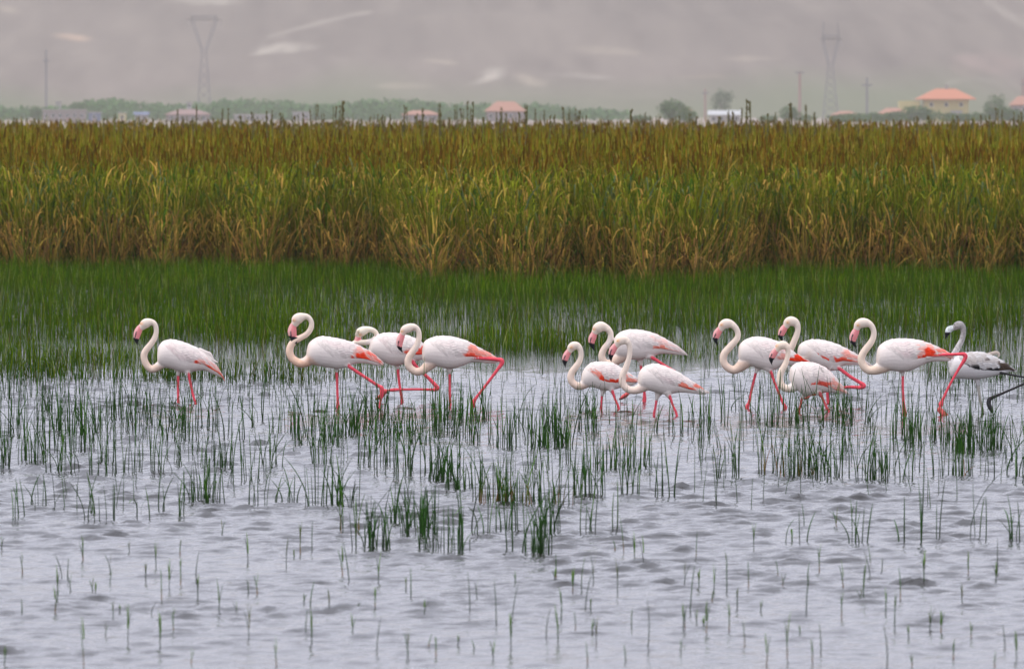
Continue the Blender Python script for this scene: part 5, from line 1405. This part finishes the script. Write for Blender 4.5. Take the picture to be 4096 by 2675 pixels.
# the orchard belt: one far-off mass
rb = np.random.default_rng(17)
cents, rads = [], []
for i in range(150):
    px = rb.uniform(-260, 2500); d = rb.uniform(3500, 3900)
    top = 402 + 10 * math.sin(px * 0.011) + rb.uniform(0, 12) + (20 if px > 1950 else 0) + (12 if px < 340 else 0)
    x, z = ray(px, top, d)
    h = float(z) - GZ
    cents.append((float(x), d, GZ + h * 0.5)); rads.append((rb.uniform(4, 9), 5, h * 0.5))
V, Q, Cc = leaf_cloud(cents, rads, 16000, 1.1, (0.06, 0.15, 0.045), (0.11, 0.22, 0.065), 18)
tag(obj("tree_belt", mesh_from("tree_belt", V, Q, M_tree, Cc)), "long belt of hazy green orchard trees at the foot of the hills", "trees", None, "stuff")


def pylon(label, pxs, rows, d, seed):
    """pxs: left, centre, right of the head; rows: peaks, crossarm, waist, foot."""
    (xl, xc, xr), (yp, ya, yw, yf) = pxs, rows
    cx = float(ray(xc, yw, d)[0])
    root = empty("power_pylon", (cx, d, GZ))
    tag(root, label, "pylon", "power pylons before the hills")
    X = lambda px: float(ray(px, yw, d)[0]) - cx
    Zr = lambda py: float(ray(xc, py, d)[1]) - GZ
    w = X(xr) - X(xc)
    zp, za, zw = Zr(yp), Zr(ya), Zr(yw)
    r = 0.19
    b = MB()
    foot, waist = 3.4, 1.1
    n = 7
    for sx in (-1, 1):
        for sy in (-1, 1):
            b.bar((sx * foot, sy * foot, -0.5), (sx * waist, sy * waist, zw), r)
    for k in range(n):
        t0, t1 = k / n, (k + 1) / n
        a0, a1 = foot + (waist - foot) * t0, foot + (waist - foot) * t1
        for sy in (-1, 1):
            b.bar((-a0, sy * a0, zw * t0), (a1, sy * a1, zw * t1), r * 0.6)
            b.bar((a0, sy * a0, zw * t0), (-a1, sy * a1, zw * t1), r * 0.6)
            b.bar((sy * a0, -a0, zw * t0), (sy * a1, a1, zw * t1), r * 0.6)
    obj("mast", b.mesh("mast", M_steel), root)
    hb_ = MB()
    for sx in (-1, 1):
        for sy in (-1, 1):
            hb_.bar((sx * waist, sy * waist, zw), (sx * w, sy * 0.8, za), r * 1.1)
            hb_.bar((sx * waist * 0.2, sy * waist, zw), (sx * w * 0.78, sy * 0.8, za), r * 0.9)
        for k in range(5):
            t = k / 5; u = (k + 1) / 5
            hb_.bar((sx * (waist + (w - waist) * t), -0.8, zw + (za - zw) * t), (sx * (waist * 0.2 + (w * 0.78 - waist * 0.2) * u), 0.8, zw + (za - zw) * u), r * 0.7)
        hb_.bar((sx * w * 0.9, 0, za), (sx * w * 0.8, 0, zp), r * 1.3)
    obj("head_frame", hb_.mesh("head_frame", M_steel), root)
    arm = MB()
    for sy in (-1, 1):
        arm.bar((-w * 1.3, 0, za), (w * 1.3, 0, za), r)
        arm.bar((-w * 1.0, sy * 0.8, za + 1.6), (w * 1.0, sy * 0.8, za + 1.6), r)
    for k in range(-5, 5):
        arm.bar((k * w * 0.2, 0.8, za), ((k + 1) * w * 0.2, 0.8, za + 1.6), r * 0.7)
    obj("crossarm", arm.mesh("crossarm", M_steel), root)
    for sx in (-1.25, 0, 1.25):
        i_ = MB(); i_.bar((sx * w, 0, za - 0.1), (sx * w, 0, za - 3.2), 0.16, 6)
        obj("insulator", i_.mesh("insulator", M_wallg), root)


pylon("left lattice power pylon with V-shaped head before the pale hill scar", (1310 / 1.7, 1388 / 1.7, 1480 / 1.7), (112 / 1.7, 135 / 1.7, 350 / 1.7, 680 / 1.7), 4000, 1)
pylon("right lattice power pylon with two peaks on its crossarm", (1000 / 1.7 + R3, 1065 / 1.7 + R3, 1125 / 1.7 + R3), (150 / 1.7, 268 / 1.7, 450 / 1.7, 760 / 1.7), 3800, 2)


def pole(label, px, top, arm_row, d, m, arm_w=1.6, r=0.45):
    x, z = ray(px, top, d); h = float(z) - GZ
    root = empty("utility_pole", (float(x), d, GZ)); tag(root, label, "pole", "poles in the far village")
    p = MB(); p.bar((0, 0, -0.5), (0, 0, h), r * 1.3, 8, r)
    obj("post", p.mesh("post", m), root)
    za = float(ray(px, arm_row, d)[1]) - GZ
    q = MB(); q.box(-arm_w, arm_w, -r - 0.25, -r - 0.02, za, za + 0.5)
    obj("crossarm", q.mesh("crossarm", M_steel), root)


pole("reddish pole left of the right power pylon", 855 / 1.7 + R3, 488 / 1.7, 500 / 1.7, 3300, M_rust, 1.6, 0.42)
pole("dark pole with short crossarm right of the right power pylon", 1312 / 1.7 + R3, 530 / 1.7, 585 / 1.7, 3300, M_steel, 2.0, 0.36)
pole("faint pole left of the hazy tree behind the white shed", 212 / 1.7 + R3, 605 / 1.7, 640 / 1.7, 3600, M_rust, 1.4, 0.36)
pole("faint tall pole above the long stone building", 313 / 1.7, 340 / 1.7, 420 / 1.7, 3900, M_steel, 1.6, 0.4)
pole("dark red pole at the far end behind the edge house", 2372 / 1.7 + R3, 540 / 1.7, 580 / 1.7, 3500, M_rust, 1.2, 0.4)
#@@ENDVILLAGE@@
#@@NAMES@@
# look-alikes that share every word get their place among their kind
_by = {}
for o in scene.objects:
    if o.parent is None and o.get("label"):
        _by.setdefault(o["label"], []).append(o)
_ord = ["first", "second", "third", "fourth", "fifth", "sixth", "seventh", "eighth", "ninth"]
for lab, rs in _by.items():
    if len(rs) < 2:
        continue
    rs.sort(key=lambda o: o.location.x / max(o.location.y, 1))
    for i, o in enumerate(rs):
        w = ["left one", "right one"][i] if len(rs) == 2 else ["left one", "middle one", "right one"][i] if len(rs) == 3 else _ord[i] + " from left"
        o["label"] = lab + ", " + w
    for o in rs:
        if o["group"].startswith("look-alike"):
            o["group"] = {"rush": "rush clumps standing in the open water", "reed": "reeds of the tall bed"}[o["category"]]
